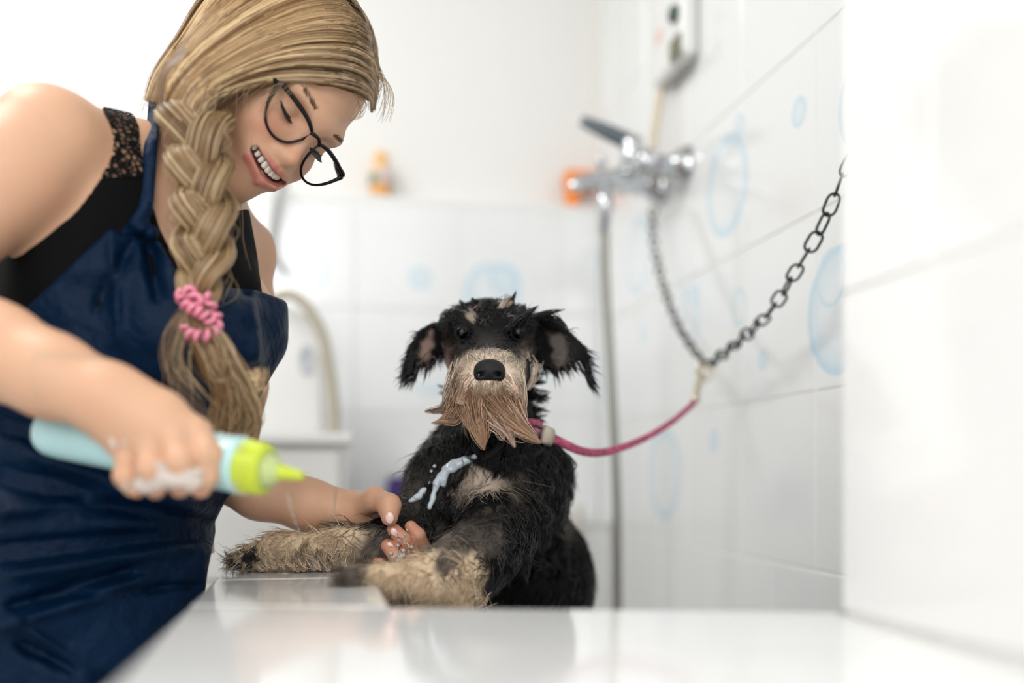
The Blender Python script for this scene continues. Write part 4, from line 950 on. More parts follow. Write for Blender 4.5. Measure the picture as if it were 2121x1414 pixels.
L_.append(skin(BD, *boxes[0], 0.0014, 1)); L_.append(skin(BD, *boxes[1], 0.0012, 1)); L_.append(skin(BD, *boxes[2], 0.0013, 1))
V, F = joinVF(L_)
mesh('body', toW(V), F, M_SKIN, wom, skin_col(V))

# ---- teeth, lashes, brows
tv = []
for i in range(-5, 6):
    a = i/5.5; x = 0.0335*math.sin(a*1.15); f = 0.0098-0.026*a*a*0.78; w = 0.0046 if abs(i) < 2 else 0.0038
    b = bmesh.new()
    bmesh.ops.create_uvsphere(b, u_segments=10, v_segments=8, radius=1.0)
    vs = np.array([v.co[:] for v in b.verts]); vs = np.sign(vs)*np.abs(vs)**0.6
    loc = H(x, f-0.001, -0.0600+0.0068*a*a); ang = math.atan2(0.0285*1.15, -2*0.0203*a) if False else 0
    vs = loc+vs[:, :1]*hE*w*0.76+vs[:, 1:2]*hF*0.0022+vs[:, 2:3]*hU*(0.0060-0.0016*abs(a))
    tv.append((toW(vs), [[v.index for v in f_.verts] for f_ in b.faces])); b.free()
V_, F_ = merge(tv); tag(mesh('teeth', V_, F_, mat('tooth', (250, 242, 226), 0.2, coat=0.3), wom), kind='stuff')
HAIRD = np.array(lin((92, 64, 38))); HAIRM = np.array(lin((154, 121, 80))); HAIRL = np.array(lin((232, 207, 166)))
M_HAIR = mat('blond_hair', (180, 140, 90), 0.34, attr=True, spec=0.6)
def hair_tubes(paths, r, name, parent, cols, sides=3, kind='stuff', taper=0.6):
    pa = np.asarray(paths); n, m, _ = pa.shape; t = np.linspace(0, 1, m)
    Vh, Fh = tubes(pa, r*RNG.uniform(0.7, 1.3, (n, 1))*(1-taper*np.abs(2*t[None]-1)**3), sides)
    return tag(mesh(name, toW(Vh), Fh, M_HAIR, parent, np.repeat(cols, m*sides, axis=0) if cols.ndim == 2 else np.repeat(cols.reshape(-1, 3), sides, axis=0)), kind=kind)
def hair_col(n, lo=0.0, hi=1.0):
    k = RNG.beta(1.6, 1.6, n)[:, None]*(hi-lo)+lo
    return np.where(k < 0.5, HAIRD+(HAIRM-HAIRD)*k*2, HAIRM+(HAIRL-HAIRM)*(k-0.5)*2)
for s in (-1, 1):
    pts = np.array([H(s*(0.014+0.034*t), 0.0075-0.020*t*t, 0.0165+0.0065*math.sin(t*2.4)-0.004*t) for t in np.linspace(0, 1, 9)])
    n = 120; pa = np.empty((n, 5, 3))
    for i in range(n):
        t = RNG.uniform(0, 1); a = np.array([np.interp(t, np.linspace(0, 1, 9), pts[:, k]) for k in range(3)])+hU*RNG.normal()*0.0012
        dr = hE*s*0.8+hU*0.45
        for j in range(5): pa[i, j] = a+dr*0.0022*j+hF*(0.0012*math.sin(j*0.7))
    hair_tubes(pa, 0.00022, 'eyebrow', wom, np.tile(np.array(lin((112, 80, 54))), (n, 1)))
    lp_ = []
    for i in range(44):
        t = -1+2*i/43; a = H(s*(0.031+0.0132*t), -0.0010-0.0055*t*t, -0.0045-0.0035*(1-t*t)); dr = hF*0.9-hU*0.75+hE*0.25*t
        lp_.append([a, a+dr*0.003, a+dr*0.0056+hU*0.0006, a+dr*0.008+hU*0.002])
    hair_tubes(lp_, 0.00032, 'eyelashes', wom, np.tile(np.array(lin((40, 28, 24))), (44, 1)))
    part('lash_line', tube([toW(H(s*(0.031+0.0135*t), -0.0012-0.0058*t*t, -0.0042-0.0035*(1-t*t))) for t in np.linspace(-1, 1, 9)], 0.0009, 8, 20), mat('lash', (52, 36, 32), 0.5), wom)

# ---- glasses
gl = tag(empty('eyeglasses', toW(H(0, 0.016, 0))), 'black framed cat-eye glasses worn low on the nose', 'glasses')
M_FRAME = mat('frame_acetate', (8, 9, 12), 0.25, spec=0.3); M_LENS = mat('lens_glass', (255, 255, 255), 0.0, trans=1.0, ior=1.05)
lens = [(0.0085, 0.004), (0.020, 0.0085), (0.036, 0.0105), (0.052, 0.0105), (0.0615, 0.0095), (0.0615, 0.002), (0.057, -0.012), (0.049, -0.024), (0.038, -0.0305), (0.026, -0.0305), (0.016, -0.024), (0.0095, -0.010)]
def G(x, u): return H(x*(1.05 if x > 0 else 1.0), 0.0200-(0.0240 if x < 0 else 0.004)*(abs(x)/0.0615)**1.5+0.10*u, u-0.003-(0.0 if x < 0 else 0.10*x))
for s in (-1, 1):
    c = catmull(lens+lens[:3], 60)[0:49]; rim = np.array([toW(G(s*a, b)) for a, b in c]); rim = rim[:-1]
    thick = np.array([0.0015+0.0012*max(0, b/0.0105)+0.0008*max(0, (a-0.05)/0.0115) for a, b in c])[:-1]
    rr = np.concatenate([rim, rim[:1]]); n = len(rim)
    Vt, Ft = tubes(rim[None], thick[None], 8); Ft = Ft.tolist()
    for j in range(8): Ft.append([(n-1)*8+j, (n-1)*8+(j+1) % 8, (j+1) % 8, j])
    fr = mesh('rim', Vt, Ft, M_FRAME, gl)
    cen = toW(G(s*0.035, -0.009)); nrm_ = FV*hF[2]+RV*hF[0]+UV*hF[1]
    Vl = [cen+nrm_*0.0012]+[v for v in (cen+(rim-cen)*0.5+nrm_*0.0006)]+[v for v in rim]; Fl = []
    for j in range(n): k = (j+1) % n; Fl += [[0, 1+j, 1+k], [1+j, 1+n+j, 1+n+k, 1+k]]
    ls = mesh('lens', Vl, Fl, M_LENS, gl); so_ = ls.modifiers.new('s', 'SOLIDIFY'); so_.thickness = 0.0012
    e0 = G(s*0.061, 0.007)
    part('temple', tube([toW(e0), toW(e0-hF*0.008+hE*s*0.003), toW(H(s*0.071, -0.045, 0.006)), toW(H(s*0.073, -0.085, 0.006)), toW(H(s*0.070, -0.105, -0.004))], [0.0026, 0.0026, 0.002, 0.0018, 0.0015], 8, 26, None), M_FRAME, gl)
part('bridge', tube([toW(G(-0.0095, 0.003)), toW(G(0, 0.0055)+hF*0.002), toW(G(0.0095, 0.003))], [0.0024, 0.0019, 0.0024], 10, 12), M_FRAME, gl)

# ---- hair: cap under the strands, strands, braid, tail, flyaways
sk0 = H(0, -0.088, 0.042)
CB = Blob(); CB.ell(sk0, (0.0755, 0.0955, 0.0895), HAX, 0.02)
CB.cone(Q(520, 115, 1.085), Q(410, 190, 1.045), 0.048, 0.030, 0.04); CB.cone(Q(500, 80, 1.13), Q(400, 190, 1.065), 0.050, 0.028, 0.04)
CB.cone(Q(410, 190, 1.045), Q(400, 235, 1.03), 0.030, 0.022, 0.02)
edge = [(800, 262), (770, 214), (740, 196), (690, 181), (620, 178), (550, 182), (490, 196), (462, 225), (420, 300), (300, 300)]
eX = np.array([e[0] for e in edge][::-1], float); eY = np.array([e[1] for e in edge][::-1], float)
D, lo_, h_, axs = CB.eval((-0.40, 0.36, 0.94), (-0.12, 0.62, 1.30), 0.0022)
gx = CX+FPX*axs[0][:, None, None]/axs[2][None, None, :]; gy = HY-FPX*axs[1][None, :, None]/axs[2][None, None, :]
m_ = (gy-np.interp(gx, eX, eY))*1.1/FPX
D = -smin(-D, -m_.astype(np.float32), 0.006); Vb, Fb = nets(D, lo_, h_); Vb = sm(Vb, Fb, 2)
n_ = wob(Vb*np.array([1, 1, 1]), 150, 31)[:, None]
tag(mesh('hair', toW(Vb), Fb, mat('hair_under', (120, 88, 54), 0.6, attr=True), wom, HAIRD*0.9+(HAIRM-HAIRD)*0.25*(1+n_)), kind='stuff')
# depth of the cap's near side
Cd, lo2, h2, ax2 = CB.eval((-0.42, 0.34, 0.94), (-0.10, 0.66, 1.30), 0.003, 0.03)
first = np.argmax(Cd < 0, axis=2); hit = (Cd < 0).any(axis=2)
def capd(px, py):
    d = np.full(np.shape(px), 1.07)
    for _ in range(4):
        i = np.clip(np.round(((px-CX)*d/FPX-lo2[0])/h2).astype(int), 0, Cd.shape[0]-1); j = np.clip(np.round(((HY-py)*d/FPX-lo2[1])/h2).astype(int), 0, Cd.shape[1]-1)
        d = np.where(hit[i, j], lo2[2]+h2*first[i, j], d+0*px)
    return d, hit[i, j]
gd = [[(770, 232), (766, 205), (735, 186), (680, 173), (610, 168), (540, 172), (480, 186), (440, 210), (415, 250)],
      [(780, 195), (770, 165), (735, 143), (680, 134), (610, 135), (540, 148), (475, 172), (428, 200), (400, 245)],
      [(783, 150), (772, 118), (735, 97), (680, 92), (610, 98), (540, 118), (465, 152), (412, 190), (385, 235)],
      [(778, 105), (765, 70), (730, 48), (680, 44), (610, 55), (530, 85), (450, 130), (392, 178), (365, 228)],
      [(765, 62), (745, 25), (710, 2), (665, -2), (600, 15), (520, 52), (435, 108), (375, 165), (345, 220)],
      [(735, 15), (715, -20), (680, -42), (640, -45), (580, -25), (500, 18), (415, 86), (352, 152), (325, 212)],
      [(690, -30), (670, -60), (640, -75), (600, -75), (545, -50), (470, 5), (398, 72), (340, 145), (315, 208)],
      [(650, -60), (630, -90), (600, -100), (560, -95), (498, -68), (424, -4), (374, 76), (322, 150), (303, 205)]]
gd = np.array([catmull(g, 26) for g in gd])
n = 4900; u = RNG.uniform(0, 6.999, n); i = u.astype(int); f = (u-i)[:, None, None]
pp2 = gd[i]*(1-f)+gd[np.minimum(i+1, 7)]*f
lockid = (u*9).astype(int); off = np.random.default_rng(5).normal(size=(80, 2)); t = np.linspace(0, 1, 26)[None, :, None]
pp2 = pp2+off[lockid][:, None, :]*5*np.sin(t*math.pi)+RNG.normal(size=(n, 1, 2))*2.2
st = RNG.uniform(0, 0.25, n)*(RNG.uniform(0, 1, n) < 0.3)
pp3 = np.empty_like(pp2); tt_ = np.linspace(0, 1, 26)
for k in range(n):
    for c in range(2): pp3[k, :, c] = np.interp(st[k]+(1-st[k])*tt_, tt_, pp2[k, :, c])
d_, ok = capd(pp3[..., 0], pp3[..., 1])
# smooth the depth along each strand, keep hair just over the cap
ker = np.ones(5)/5
dd_ = np.stack([np.convolve(np.pad(r, 2, mode='edge'), ker, 'valid') for r in d_])
lay = RNG.uniform(0.0, 0.007, (n, 1))+0.0035*np.sin(lockid*2.1)[:, None]; dd_ = np.minimum(dd_, d_+0.001)
dd_ = dd_-lay
pts3 = np.stack([(pp3[..., 0]-CX)*dd_/FPX, (HY-pp3[..., 1])*dd_/FPX, dd_], -1)
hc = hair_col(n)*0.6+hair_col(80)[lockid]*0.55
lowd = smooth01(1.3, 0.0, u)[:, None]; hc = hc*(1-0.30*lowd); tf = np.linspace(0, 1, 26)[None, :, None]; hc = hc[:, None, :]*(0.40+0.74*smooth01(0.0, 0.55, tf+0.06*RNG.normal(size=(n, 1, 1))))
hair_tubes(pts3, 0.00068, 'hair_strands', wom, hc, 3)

# braid
cen_ = [(402, 196, 1.045), (405, 250, 1.020), (412, 315, 1.000), (419, 385, 0.988), (423, 450, 0.980), (421, 520, 0.974), (414, 580, 0.970), (408, 640, 0.968)]
bc = catmull([Q(*c) for c in cen_], 120); bt = np.gradient(bc, axis=0); bt /= np.linalg.norm(bt, axis=1, keepdims=True)
bx = np.cross(bt, [0, 0, 1.0]); bx /= np.linalg.norm(bx, axis=1, keepdims=True); bz = np.cross(bx, bt)
s_ = np.linspace(0, 1, 120); amp = np.interp(s_, [0, .12, .35, .7, .92, 1], [0.024, 0.0215, 0.0170, 0.0165, 0.0100, 0.0075])
rad = np.interp(s_, [0, .12, .35, .7, .92, 1], [0.0235, 0.0215, 0.0182, 0.0168, 0.0115, 0.0080])
bp_ = []; bcol = []
for k in range(3):
    ph = 2*math.pi*(s_*1.75)+k*2*math.pi/3+0.6
    cx_ = amp*np.sin(ph); cz_ = amp*0.75*np.sin(2*ph)
    path = bc+bx*cx_[:, None]+bz*cz_[:, None]
    tg = np.gradient(path, axis=0); tg /= np.linalg.norm(tg, axis=1, keepdims=True)
    n1 = np.cross(tg, bz); n1 /= np.linalg.norm(n1, axis=1, keepdims=True); n2 = np.cross(n1, tg)
    nh = 420; rr_ = np.sqrt(RNG.uniform(0.08, 1, nh)); an = RNG.uniform(0, 6.28, nh)
    for j in range(nh):
        w = rad*rr_[j]; wv = 0.04*np.sin(s_*20+j)
        bp_.append(path+n1*(w*np.cos(an[j]+wv)*0.92)[:, None]+n2*(w*np.sin(an[j]+wv)*0.60)[:, None])
    bcol.append(hair_col(nh))
    # filling core
    V0, F0 = tubes(path[None, ::2], (rad*0.42)[None, ::2], 10, (0, 0, 1)); mesh('braid_core', toW(V0), F0, mat('braid_under', (132, 98, 60), 0.6), wom)
bcol = np.concatenate(bcol)
braid = hair_tubes(np.array(bp_)[:, ::2], 0.00068, 'braid', wom, bcol, 3, 'stuff', 0.1)
# tail below the tie
tp = []
for j in range(520):
    a = RNG.normal(); b = RNG.uniform(-1, 1)
    x0 = 408+b*20; e = (455+RNG.uniform(-22, 76)); yl = RNG.uniform(840, 925)
    pts = [Q(x0, 610, 0.968+0.004*a), Q(414+b*30, 660, 0.960+0.004*a), Q(452+b*30+4*a, 720, 0.962+0.006*a), Q((480+b*42)*0.6+e*0.4+6*a, 790, 0.968+0.008*a), Q(e+6+12*b, (790+yl)/2+20, 0.975+0.008*a), Q(e-6+10*b, yl, 0.982+0.008*a)]
    if j % 6 == 0: pts[4] = Q(530+8*a, 790+20*b, 0.97); pts[5] = Q(536+10*b+8*a, 760+60*b*b, 0.97) if j % 12 == 0 else Q(505+10*b, 860, 0.975)
    tp.append(catmull(pts, 26))
hair_tubes(tp, 0.0007, 'braid_tail', wom, hair_col(520, 0.1, 1.0)*1.05, 3, 'stuff', 0.5)
V0, F0 = tubes(catmull([Q(407, 615, 0.972), Q(412, 670, 0.968), Q(445, 735, 0.972), Q(478, 800, 0.978), Q(478, 880, 0.988)], 20)[None], np.interp(np.linspace(0, 1, 20), [0, .2, .6, 1], [.011, .014, .021, .02])[None], 10, (0, 0, 1))
mesh('braid_core', toW(V0), F0, mat('braid_under2', (122, 90, 54), 0.6), wom)
# flyaway hairs
fw = []
def fl_(pts): fw.append(catmull([Q(*p) for p in pts], 20))
for k in range(46):
    y = RNG.uniform(230, 600); s = RNG.choice([-1, 1]); x = 415+s*RNG.uniform(30, 52); L = RNG.uniform(40, 110); a = RNG.normal()
    fl_([(x, y, 0.985), (x+s*RNG.uniform(8, 30), y+L*.4, 0.98), (x+s*RNG.uniform(0, 34), y+L*.75, 0.98), (x+12*a, y+L, 0.98)])
for k in range(40):
    x = RNG.uniform(330, 400); a = RNG.normal(); fl_([(395, 600+k, 0.962), (x+10, 680+3*a, 0.955), (x, 740+20*a, 0.955), (x+40+30*a, 800+40*abs(a), 0.955)])
for k in range(60):
    t = RNG.uniform(0, 1); x = 700+85*t; y = -10+175*t; a = RNG.uniform(0.3, 1.0)
    fl_([(x-30, y-5, 1.10), (x+14*a, y+2, 1.10), (x+34*a, y+45, 1.10), (x+20*a+RNG.normal()*8, y+90, 1.10)])
for k in range(16):
    fl_([(735+RNG.normal()*8, 190, 1.10), (752+RNG.normal()*6, 215, 1.10), (740+RNG.normal()*8, 240, 1.10), (728+RNG.normal()*6, 250, 1.10)])
for k in range(26):
    x = RNG.uniform(470, 640); a = RNG.normal(); fl_([(x, 170, 1.035), (x-20, 186+4*a, 1.03), (x-46-10*a, 205+8*a, 1.03), (x-60-16*a, 225+14*abs(a), 1.035)])
for k in range(24):
    x = RNG.uniform(320, 470); y = np.interp(x, [320, 470], [190, 20]); a = RNG.normal(); fl_([(x+20, y+10, 1.08), (x-4, y-8, 1.08), (x-28, y+22+8*a, 1.08), (x-40, y+60, 1.08)])
fl_([(478, 400, 1.06), (500, 430, 1.05), (505, 500, 1.05), (520, 560, 1.05)]); fl_([(520, 370, 1.06), (500, 420, 1.05), (498, 470, 1.05), (510, 540, 1.05)])
hair_tubes(fw, 0.00026, 'stray_hairs', wom, hair_col(len(fw), 0.2, 0.9), 3)
# spiral hair tie
ht = tag(empty('hair_tie', toW(Q(412, 648, 0.955))), 'pink spiral hair tie round the end of the braid', 'hair tie')
rp_ = catmull([Q(372, 612, 0.962), Q(392, 604, 0.950), Q(408, 622, 0.944), Q(424, 612, 0.952), Q(440, 640, 0.955), Q(450, 668, 0.958), Q(438, 690, 0.950), Q(412, 696, 0.946), Q(392, 690, 0.952), Q(380, 672, 0.966)], 400)
ring2 = catmull([Q(376, 618, 0.96), Q(388, 634, 0.946), Q(404, 642, 0.942), Q(420, 650, 0.944), Q(436, 662, 0.95), Q(446, 672, 0.96), Q(430, 660, 0.985), Q(400, 640, 0.985), Q(380, 624, 0.975)], 400)
for q_, turns in ((rp_, 13), (ring2, 11)):
    tg = np.gradient(q_, axis=0); tg /= np.linalg.norm(tg, axis=1, keepdims=True); a1 = np.cross(tg, [0.1, 0.3, 1.0]); a1 /= np.linalg.norm(a1, axis=1, keepdims=True); a2 = np.cross(tg, a1)
    th = np.linspace(0, turns*2*math.pi, 400)[:, None]; hp_ = q_+0.0042*(np.cos(th)*a1+np.sin(th)*a2)
    Vt, Ft = tubes(toW(hp_)[None], np.full((1, 400), 0.0024), 6); mesh('coil', Vt, Ft, mat('pink_coil', (236, 140, 165), 0.25, coat=0.4), ht)

# ---- clothes
def cloth(name, poly, off, th, m, h=0.0032, lo=(-0.68, -0.46, 0.90), hi=(-0.20, 0.42, 1.30), disp=None, it=2, cut=None, blob=T):
    D, l, h, ax = blob.eval(lo, hi, h, 0.03)
    pgx = CX+FPX*ax[0][:, None, None]/ax[2][None, None, :]; pgy = HY-FPX*ax[1][None, :, None]/ax[2][None, None, :]
    D0_ = D.copy(); D = D-off
    if disp is not None:
        X, Y, Z = np.broadcast_arrays(ax[0][:, None, None], ax[1][None, :, None], ax[2][None, None, :])
        near = np.abs(D) < 0.05; pts = np.stack([X[near], Y[near], Z[near]], 1); D[near] -= disp(pts).astype(np.float32)
    D = np.minimum(D, D0_-0.0025)
    sdp = polysd(np.array(poly, float), np.broadcast_to(pgx, D.shape), np.broadcast_to(pgy, D.shape)).astype(np.float32)*(1.08/FPX)
    S = -smin(-D, -sdp, 0.004); V, F = nets(S, l, h); V = sm(V, F, it)
    return mesh(name, toW(V), F, m, wom)
M_BLACK = mat('black_jersey', (5, 5, 6), 0.8, bump=(900, 0.0003), spec=0.12)
cloth('tank_top', [(206, 365), (300, 365), (330, 470), (385, 585), (430, 590), (462, 470), (474, 418), (516, 432), (532, 520), (548, 640), (560, 820), (-300, 820), (-300, 560), (0, 503), (84, 472), (150, 440), (190, 392)], 0.0028, 0.0018, M_BLACK, 0.0030, (-0.68, 0.05, 0.90), (-0.20, 0.42, 1.32), lambda p: 0.0012*wob(p, 70, 8))
M_LACE = mat('black_lace', (6, 6, 7), 0.8, spec=0.15); nt = M_LACE.node_tree; b_ = nt.nodes['Principled BSDF']
vo = nt.nodes.new('ShaderNodeTexVoronoi'); vo.feature = 'DISTANCE_TO_EDGE'; vo.inputs['Scale'].default_value = 190; tc_ = nt.nodes.new('ShaderNodeTexCoord'); nt.links.new(tc_.outputs['Object'], vo.inputs['Vector'])
gt = nt.nodes.new('ShaderNodeMath'); gt.operation = 'LESS_THAN'; gt.inputs[1].default_value = 0.2; nt.links.new(vo.outputs['Distance'], gt.inputs[0]); nt.links.new(gt.outputs[0], b_.inputs['Alpha'])
cloth('lace_panel', [(212, 214), (240, 208), (270, 218), (288, 262), (300, 372), (206, 372), (211, 300)], 0.0034, 0.0009, M_LACE, 0.0018, (-0.50, 0.26, 0.92), (-0.36, 0.42, 1.16), None, 1)
def band(name, poly_pts, w, th, m):
    q_ = catmull(poly_pts, 40); return q_
def folds(p):
    x, y = pxof(p); d = 0.0022*wob(p, 26, 41)+0.0011*wob(p, 75, 42)
    rid = lambda a, b, s, A: A*np.exp(-((((x-a[0])*(b[1]-a[1])-(y-a[1])*(b[0]-a[0]))/math.hypot(b[0]-a[0], b[1]-a[1]))/s)**2)*smooth01(-0.12, 0.05, ((x-a[0])*(b[0]-a[0])+(y-a[1])*(b[1]-a[1]))/((b[0]-a[0])**2+(b[1]-a[1])**2))*smooth01(1.12, 0.95, ((x-a[0])*(b[0]-a[0])+(y-a[1])*(b[1]-a[1]))/((b[0]-a[0])**2+(b[1]-a[1])**2))
    for a, b, s, A in (((0, 985), (430, 1095), 26, -0.009), ((-40, 1150), (420, 1105), 22, -0.012), ((0, 1060), (330, 1010), 18, 0.006), ((20, 1190), (400, 1125), 16, 0.007), ((0, 1265), (260, 1180), 14, -0.006), ((0, 1300), (300, 1200), 14, 0.006),
                       ((40, 1330), (230, 1414), 16, -0.006), ((0, 1260), (190, 1400), 12, 0.005), ((90, 1240), (400, 1210), 10, -0.004), ((60, 940), (400, 1050), 18, 0.006), ((230, 480), (245, 700), 12, 0.003), ((300, 470), (330, 620), 14, -0.005), ((330, 500), (440, 620), 12, 0.004),
                       ((290, 470), (200, 640), 14, -0.003), ((520, 560), (540, 760), 14, 0.003), ((0, 880), (400, 960), 22, -0.005), ((440, 600), (540, 610), 10, -0.003)):
        d = d+rid(a, b, s, A)
    return 2.3*d+0.005*smooth01(880, 1100, y)
M_APRON = mat('navy_cotton', (0, 27, 54), 0.55, bump=(700, 0.0002), bump2=(26, 0.012), var=(9, 0.25), spec=0.13)
ap_poly = [(228, 472), (262, 490), (290, 474), (330, 500), (372, 570), (410, 596), (460, 594), (530, 600), (640, 640), (640, 900), (470, 1030), (445, 1080), (447, 1100), (430, 1180), (420, 1260), (430, 1700), (-400, 1700), (-400, 1000), (-120, 820), (40, 652)]
cloth('apron', ap_poly, 0.0125, 0.0022, M_APRON, 0.0030, (-0.70, -0.42, 0.88), (-0.20, 0.30, 1.34), folds, 1)
# apron neck strap with its knot
def firsthit(blob, lo, hi, h):
    D, l, h, ax = blob.eval(lo, hi, h, 0.03); fi = np.argmax(D < 0, axis=2)
    def f(px, py, d=1.04):
        for _ in range(5):
            i = int(np.clip(round(((px-CX)*d/FPX-l[0])/h), 0, D.shape[0]-1)); j = int(np.clip(round(((HY-py)*d/FPX-l[1])/h), 0, D.shape[1]-1)); d = l[2]+h*fi[i, j] if fi[i, j] > 0 else d
        return d
    return f
bfront = firsthit(BD, (-0.52, 0.15, 0.90), (-0.25, 0.45, 1.25), 0.003)
fd = {}
sp_ = [(322, 205, 1.055), (318, 250, 1.045), (312, 300, 1.035), (307, 360, 1.028), (300, 420, 1.022), (290, 460, 1.018), (284, 480, 1.018)]
part('apron_strap', tube([P(p[0], p[1], bfront(p[0], p[1])-0.006) for p in sp_], [0.0022, 0.0022, 0.0022, 0.0022, 0.0026, 0.003, 0.004], 10, 50, FV, 3.4), M_APRON, wom)
kd = bfront(287, 468)-0.012-1.012
def Q_(x, y, d): return Q(x, y, d+kd)
KB = Blob(); KB.ball(Q_(287, 466, 1.012), 0.0085, 0.006); KB.cone(Q_(287, 468, 1.012), Q_(262, 486, 1.018), 0.006, 0.009, 0.006); KB.cone(Q_(289, 468, 1.012), Q_(312, 482, 1.016), 0.006, 0.008, 0.006); KB.cone(Q_(287, 455, 1.012), Q_(303, 430, 1.018), 0.006, 0.007, 0.006); KB.cone(Q_(280, 462, 1.008), Q_(292, 474, 1.008), 0.0042, 0.0042, 0.003)
Vk, Fk = skin(KB, Q_(287, 470, 1.01)-0.04, Q_(287, 470, 1.01)+0.04, 0.0015, 1); mesh('apron_knot', toW(Vk), Fk, M_APRON, wom)
# trousers and shoes, down to the floor
TB = Blob(); TB.ell(Q(155, 1400, 1.145), (0.140, 0.105, 0.16), TAX, 0.05)
for s, z in ((-1, 1.09), (1, 1.22)): TB.chain([Q(130, 1480, z), Q(125, 1850, z), Q(110, 2560, z+0.02)], [0.070, 0.060, 0.050], 0.03)
Vt, Ft = skin(TB, (-0.75, -0.96, 0.90), (-0.30, -0.16, 1.36), 0.006, 2); mesh('trousers', toW(Vt), Ft, mat('dark_trousers', (30, 34, 44), 0.8), wom)
SHB = Blob()
for z in (1.06, 1.26):
    c = Q(120, 2560, z); c[1] = -0.955; SHB.cone(c, c+tF*0.14*np.array([1, 0, 1]), 0.042, 0.038, 0.02)
    SHB.cone(c, c+np.array([0, 0.05, 0]), 0.045, 0.045, 0.02)
Vt, Ft = skin(SHB, (-0.72, -0.998, 0.85), (-0.20, -0.85, 1.40), 0.005, 2); mesh('shoes', toW(Vt), Ft, mat('dark_shoes', (34, 34, 36), 0.6), wom)

# ---- nails
M_NAIL = mat('nail', (240, 200, 190), 0.2, coat=0.4)
for c, r0, dr in ((Q(807, 1072, 1.1165), 0.0062, (0, -1, 0)), (Q(808, 1131, 1.1275), 0.0048, (-0.6, 0.8, 0)), (Q(816, 1101, 1.1275), 0.0048, (-0.6, 0.8, 0))):
    V, F = lathe((0, 0, 0), (0, 0, -1), [(0.0, 1.0), (0.25, 0.9), (0.42, 0.6), (0.48, 0.2)], 16)
    d_2 = unit(dr); sd_ = np.cross(d_2, [0, 0, 1.0]); V = c+V[:, :1]*sd_*r0*0.85+V[:, 1:2]*d_2*r0*1.15+V[:, 2:3]*np.array([0, 0, 1.0])*r0*0.7
    mesh('fingernail', toW(V), F, M_NAIL, wom)
# ---- lather
LB = Blob(); rg = np.random.default_rng(12)
for (x0, y0, d0, sx, sy, nn, rr0) in ((345, 988, 0.838, 30, 14, 90, 0.0050), (305, 1000, 0.842, 24, 10, 60, 0.0042), (392, 985, 0.840, 12, 20, 40, 0.0040), (240, 915, 0.846, 14, 10, 10, 0.0022), (280, 1004, 0.848, 12, 8, 24, 0.003), (425, 885, 0.885, 6, 5, 8, 0.004), (400, 925, 0.849, 6, 22, 12, 0.002)):
    for k in range(nn): LB.ball(Q(x0+rg.normal()*sx*.7, y0+rg.normal()*sy*.7, d0+rg.normal()*0.0025), rr0*rg.uniform(0.4, 1.1), 0.0018)
Vt, Ft = skin(LB, (-0.42, -0.035, 0.825), (-0.24, 0.06, 0.90), 0.0009, 0)
M_FOAM = mat('lather', (226, 214, 206), 0.35, alpha=0.8, sss=0.2, bump=(900, 0.0008))
tag(mesh('soap_lather', toW(Vt), Ft, M_FOAM, wom), kind='stuff', label='white soap lather on the fingers')
LB2 = Blob()
for (x0, y0, d0, sx, sy, nn, rr0) in ((822, 1150, 1.124, 12, 16, 40, 0.0024), (835, 1120, 1.124, 10, 14, 18, 0.0016), (845, 1135, 1.128, 9, 12, 14, 0.0018)):
    for k in range(nn): LB2.ball(Q(x0+rg.normal()*sx*.7, y0+rg.normal()*sy*.7, d0+rg.normal()*0.002), rr0*rg.uniform(0.35, 1.0), 0.0012)
Vt, Ft = skin(LB2, (-0.16, -0.13, 1.10), (-0.09, -0.04, 1.15), 0.0009, 0); tag(mesh('soap_lather', toW(Vt), Ft, M_FOAM, wom), kind='stuff')

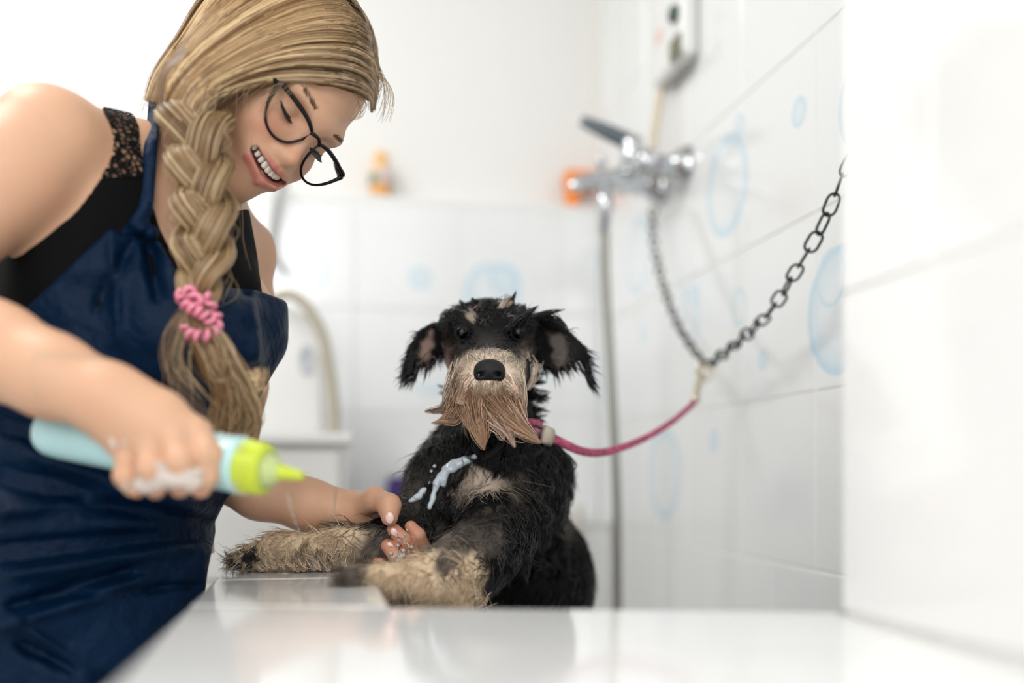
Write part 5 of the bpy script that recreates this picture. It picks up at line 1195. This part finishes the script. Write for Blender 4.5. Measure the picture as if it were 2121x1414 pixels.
# ================================================================ the squeeze bottle in her hand
ba, bb_ = Q(96, 893, 0.930), Q(504, 964, 0.872); bax = (bb_-ba)/np.linalg.norm(bb_-ba); BL = np.linalg.norm(bb_-ba)
bot = tag(empty('squeeze_bottle', toW(ba)), 'pale blue squeeze bottle with lime nozzle cap held in the hand', 'bottle')
wx = toW(np.stack([ba, ba+bax])); wax = wx[1]-wx[0]; wx0 = wx[0]
M_BOT = mat('milky_blue_plastic', (178, 216, 218), 0.28, sss=0.15, coat=0.2, var=(30, 0.06))
part('bottle_body', lathe(wx0, wax, [(-0.004, 0.0), (-0.003, 0.0150), (0.0, 0.0195), (0.006, 0.0222), (0.02, 0.0234), (BL*0.5, 0.0243), (BL-0.012, 0.0249), (BL-0.006, 0.0249), (BL-0.0045, 0.0256), (BL, 0.0250), (BL+0.0015, 0.0225)], 40), M_BOT, bot)
M_LIME = mat('lime_plastic', (188, 204, 50), 0.35, sss=0.1)
V, F = lathe(wx0+wax*(BL+0.001), wax, [(0, 0.0226), (0.001, 0.0236), (0.019, 0.0228), (0.0225, 0.0208), (0.0245, 0.0165)], 72)
c0_ = wx0; V2_ = np.asarray(V); ax_c = c0_+np.outer((V2_-c0_) @ wax, wax); rv_ = V2_-ax_c; ring_i = np.arange(len(V2_))//72; odd = (np.arange(len(V2_)) % 72) % 2
V2_ = ax_c+rv_*np.where((odd == 1) & (ring_i >= 1) & (ring_i <= 2), 0.965, 1.0)[:, None]
mesh('cap', V2_, F, M_LIME, bot, smooth=False)
part('nozzle', lathe(wx0+wax*(BL+0.024), wax, [(0, 0.0165), (0.004, 0.0125), (0.009, 0.0090), (0.013, 0.0068), (0.030, 0.0044), (0.0345, 0.0038), (0.0355, 0.0020)], 32), M_LIME, bot)
part('soap_film', lathe(wx0+wax*(BL+0.0255), wax, [(0, 0.0170), (0.004, 0.0132), (0.009, 0.0097), (0.011, 0.0078)], 32), mat('soap_film', (220, 232, 190), 0.15, alpha=0.45), bot)
sp2 = catmull([Q(596, 1020, 0.90), Q(602, 1050, 0.93), Q(612, 1082, 0.985), Q(628, 1114, 1.06)], 30)
part('soap_thread', tubes(toW(sp2)[None], np.full((1, 30), 0.0005)*(1+0.6*np.sin(np.linspace(0, 40, 30)))[None], 6), mat('soap_thread', (235, 238, 236), 0.1, coat=0.5), bot)
FB = Blob()
for k in range(60):
    t = rg.uniform(BL-0.035, BL+0.022); a = rg.uniform(0, 6.28); x_, y_, _ = frame_to(bax); FB.ball(ba+bax*t+0.0247*(math.cos(a)*x_+math.sin(a)*y_), rg.uniform(0.0008, 0.0022), 0.002)
Vt, Ft = skin(FB, np.minimum(ba, bb_)-0.03, np.maximum(ba, bb_)+0.06, 0.0011, 0); tag(mesh('suds', toW(Vt), Ft, M_FOAM, bot), kind='stuff')
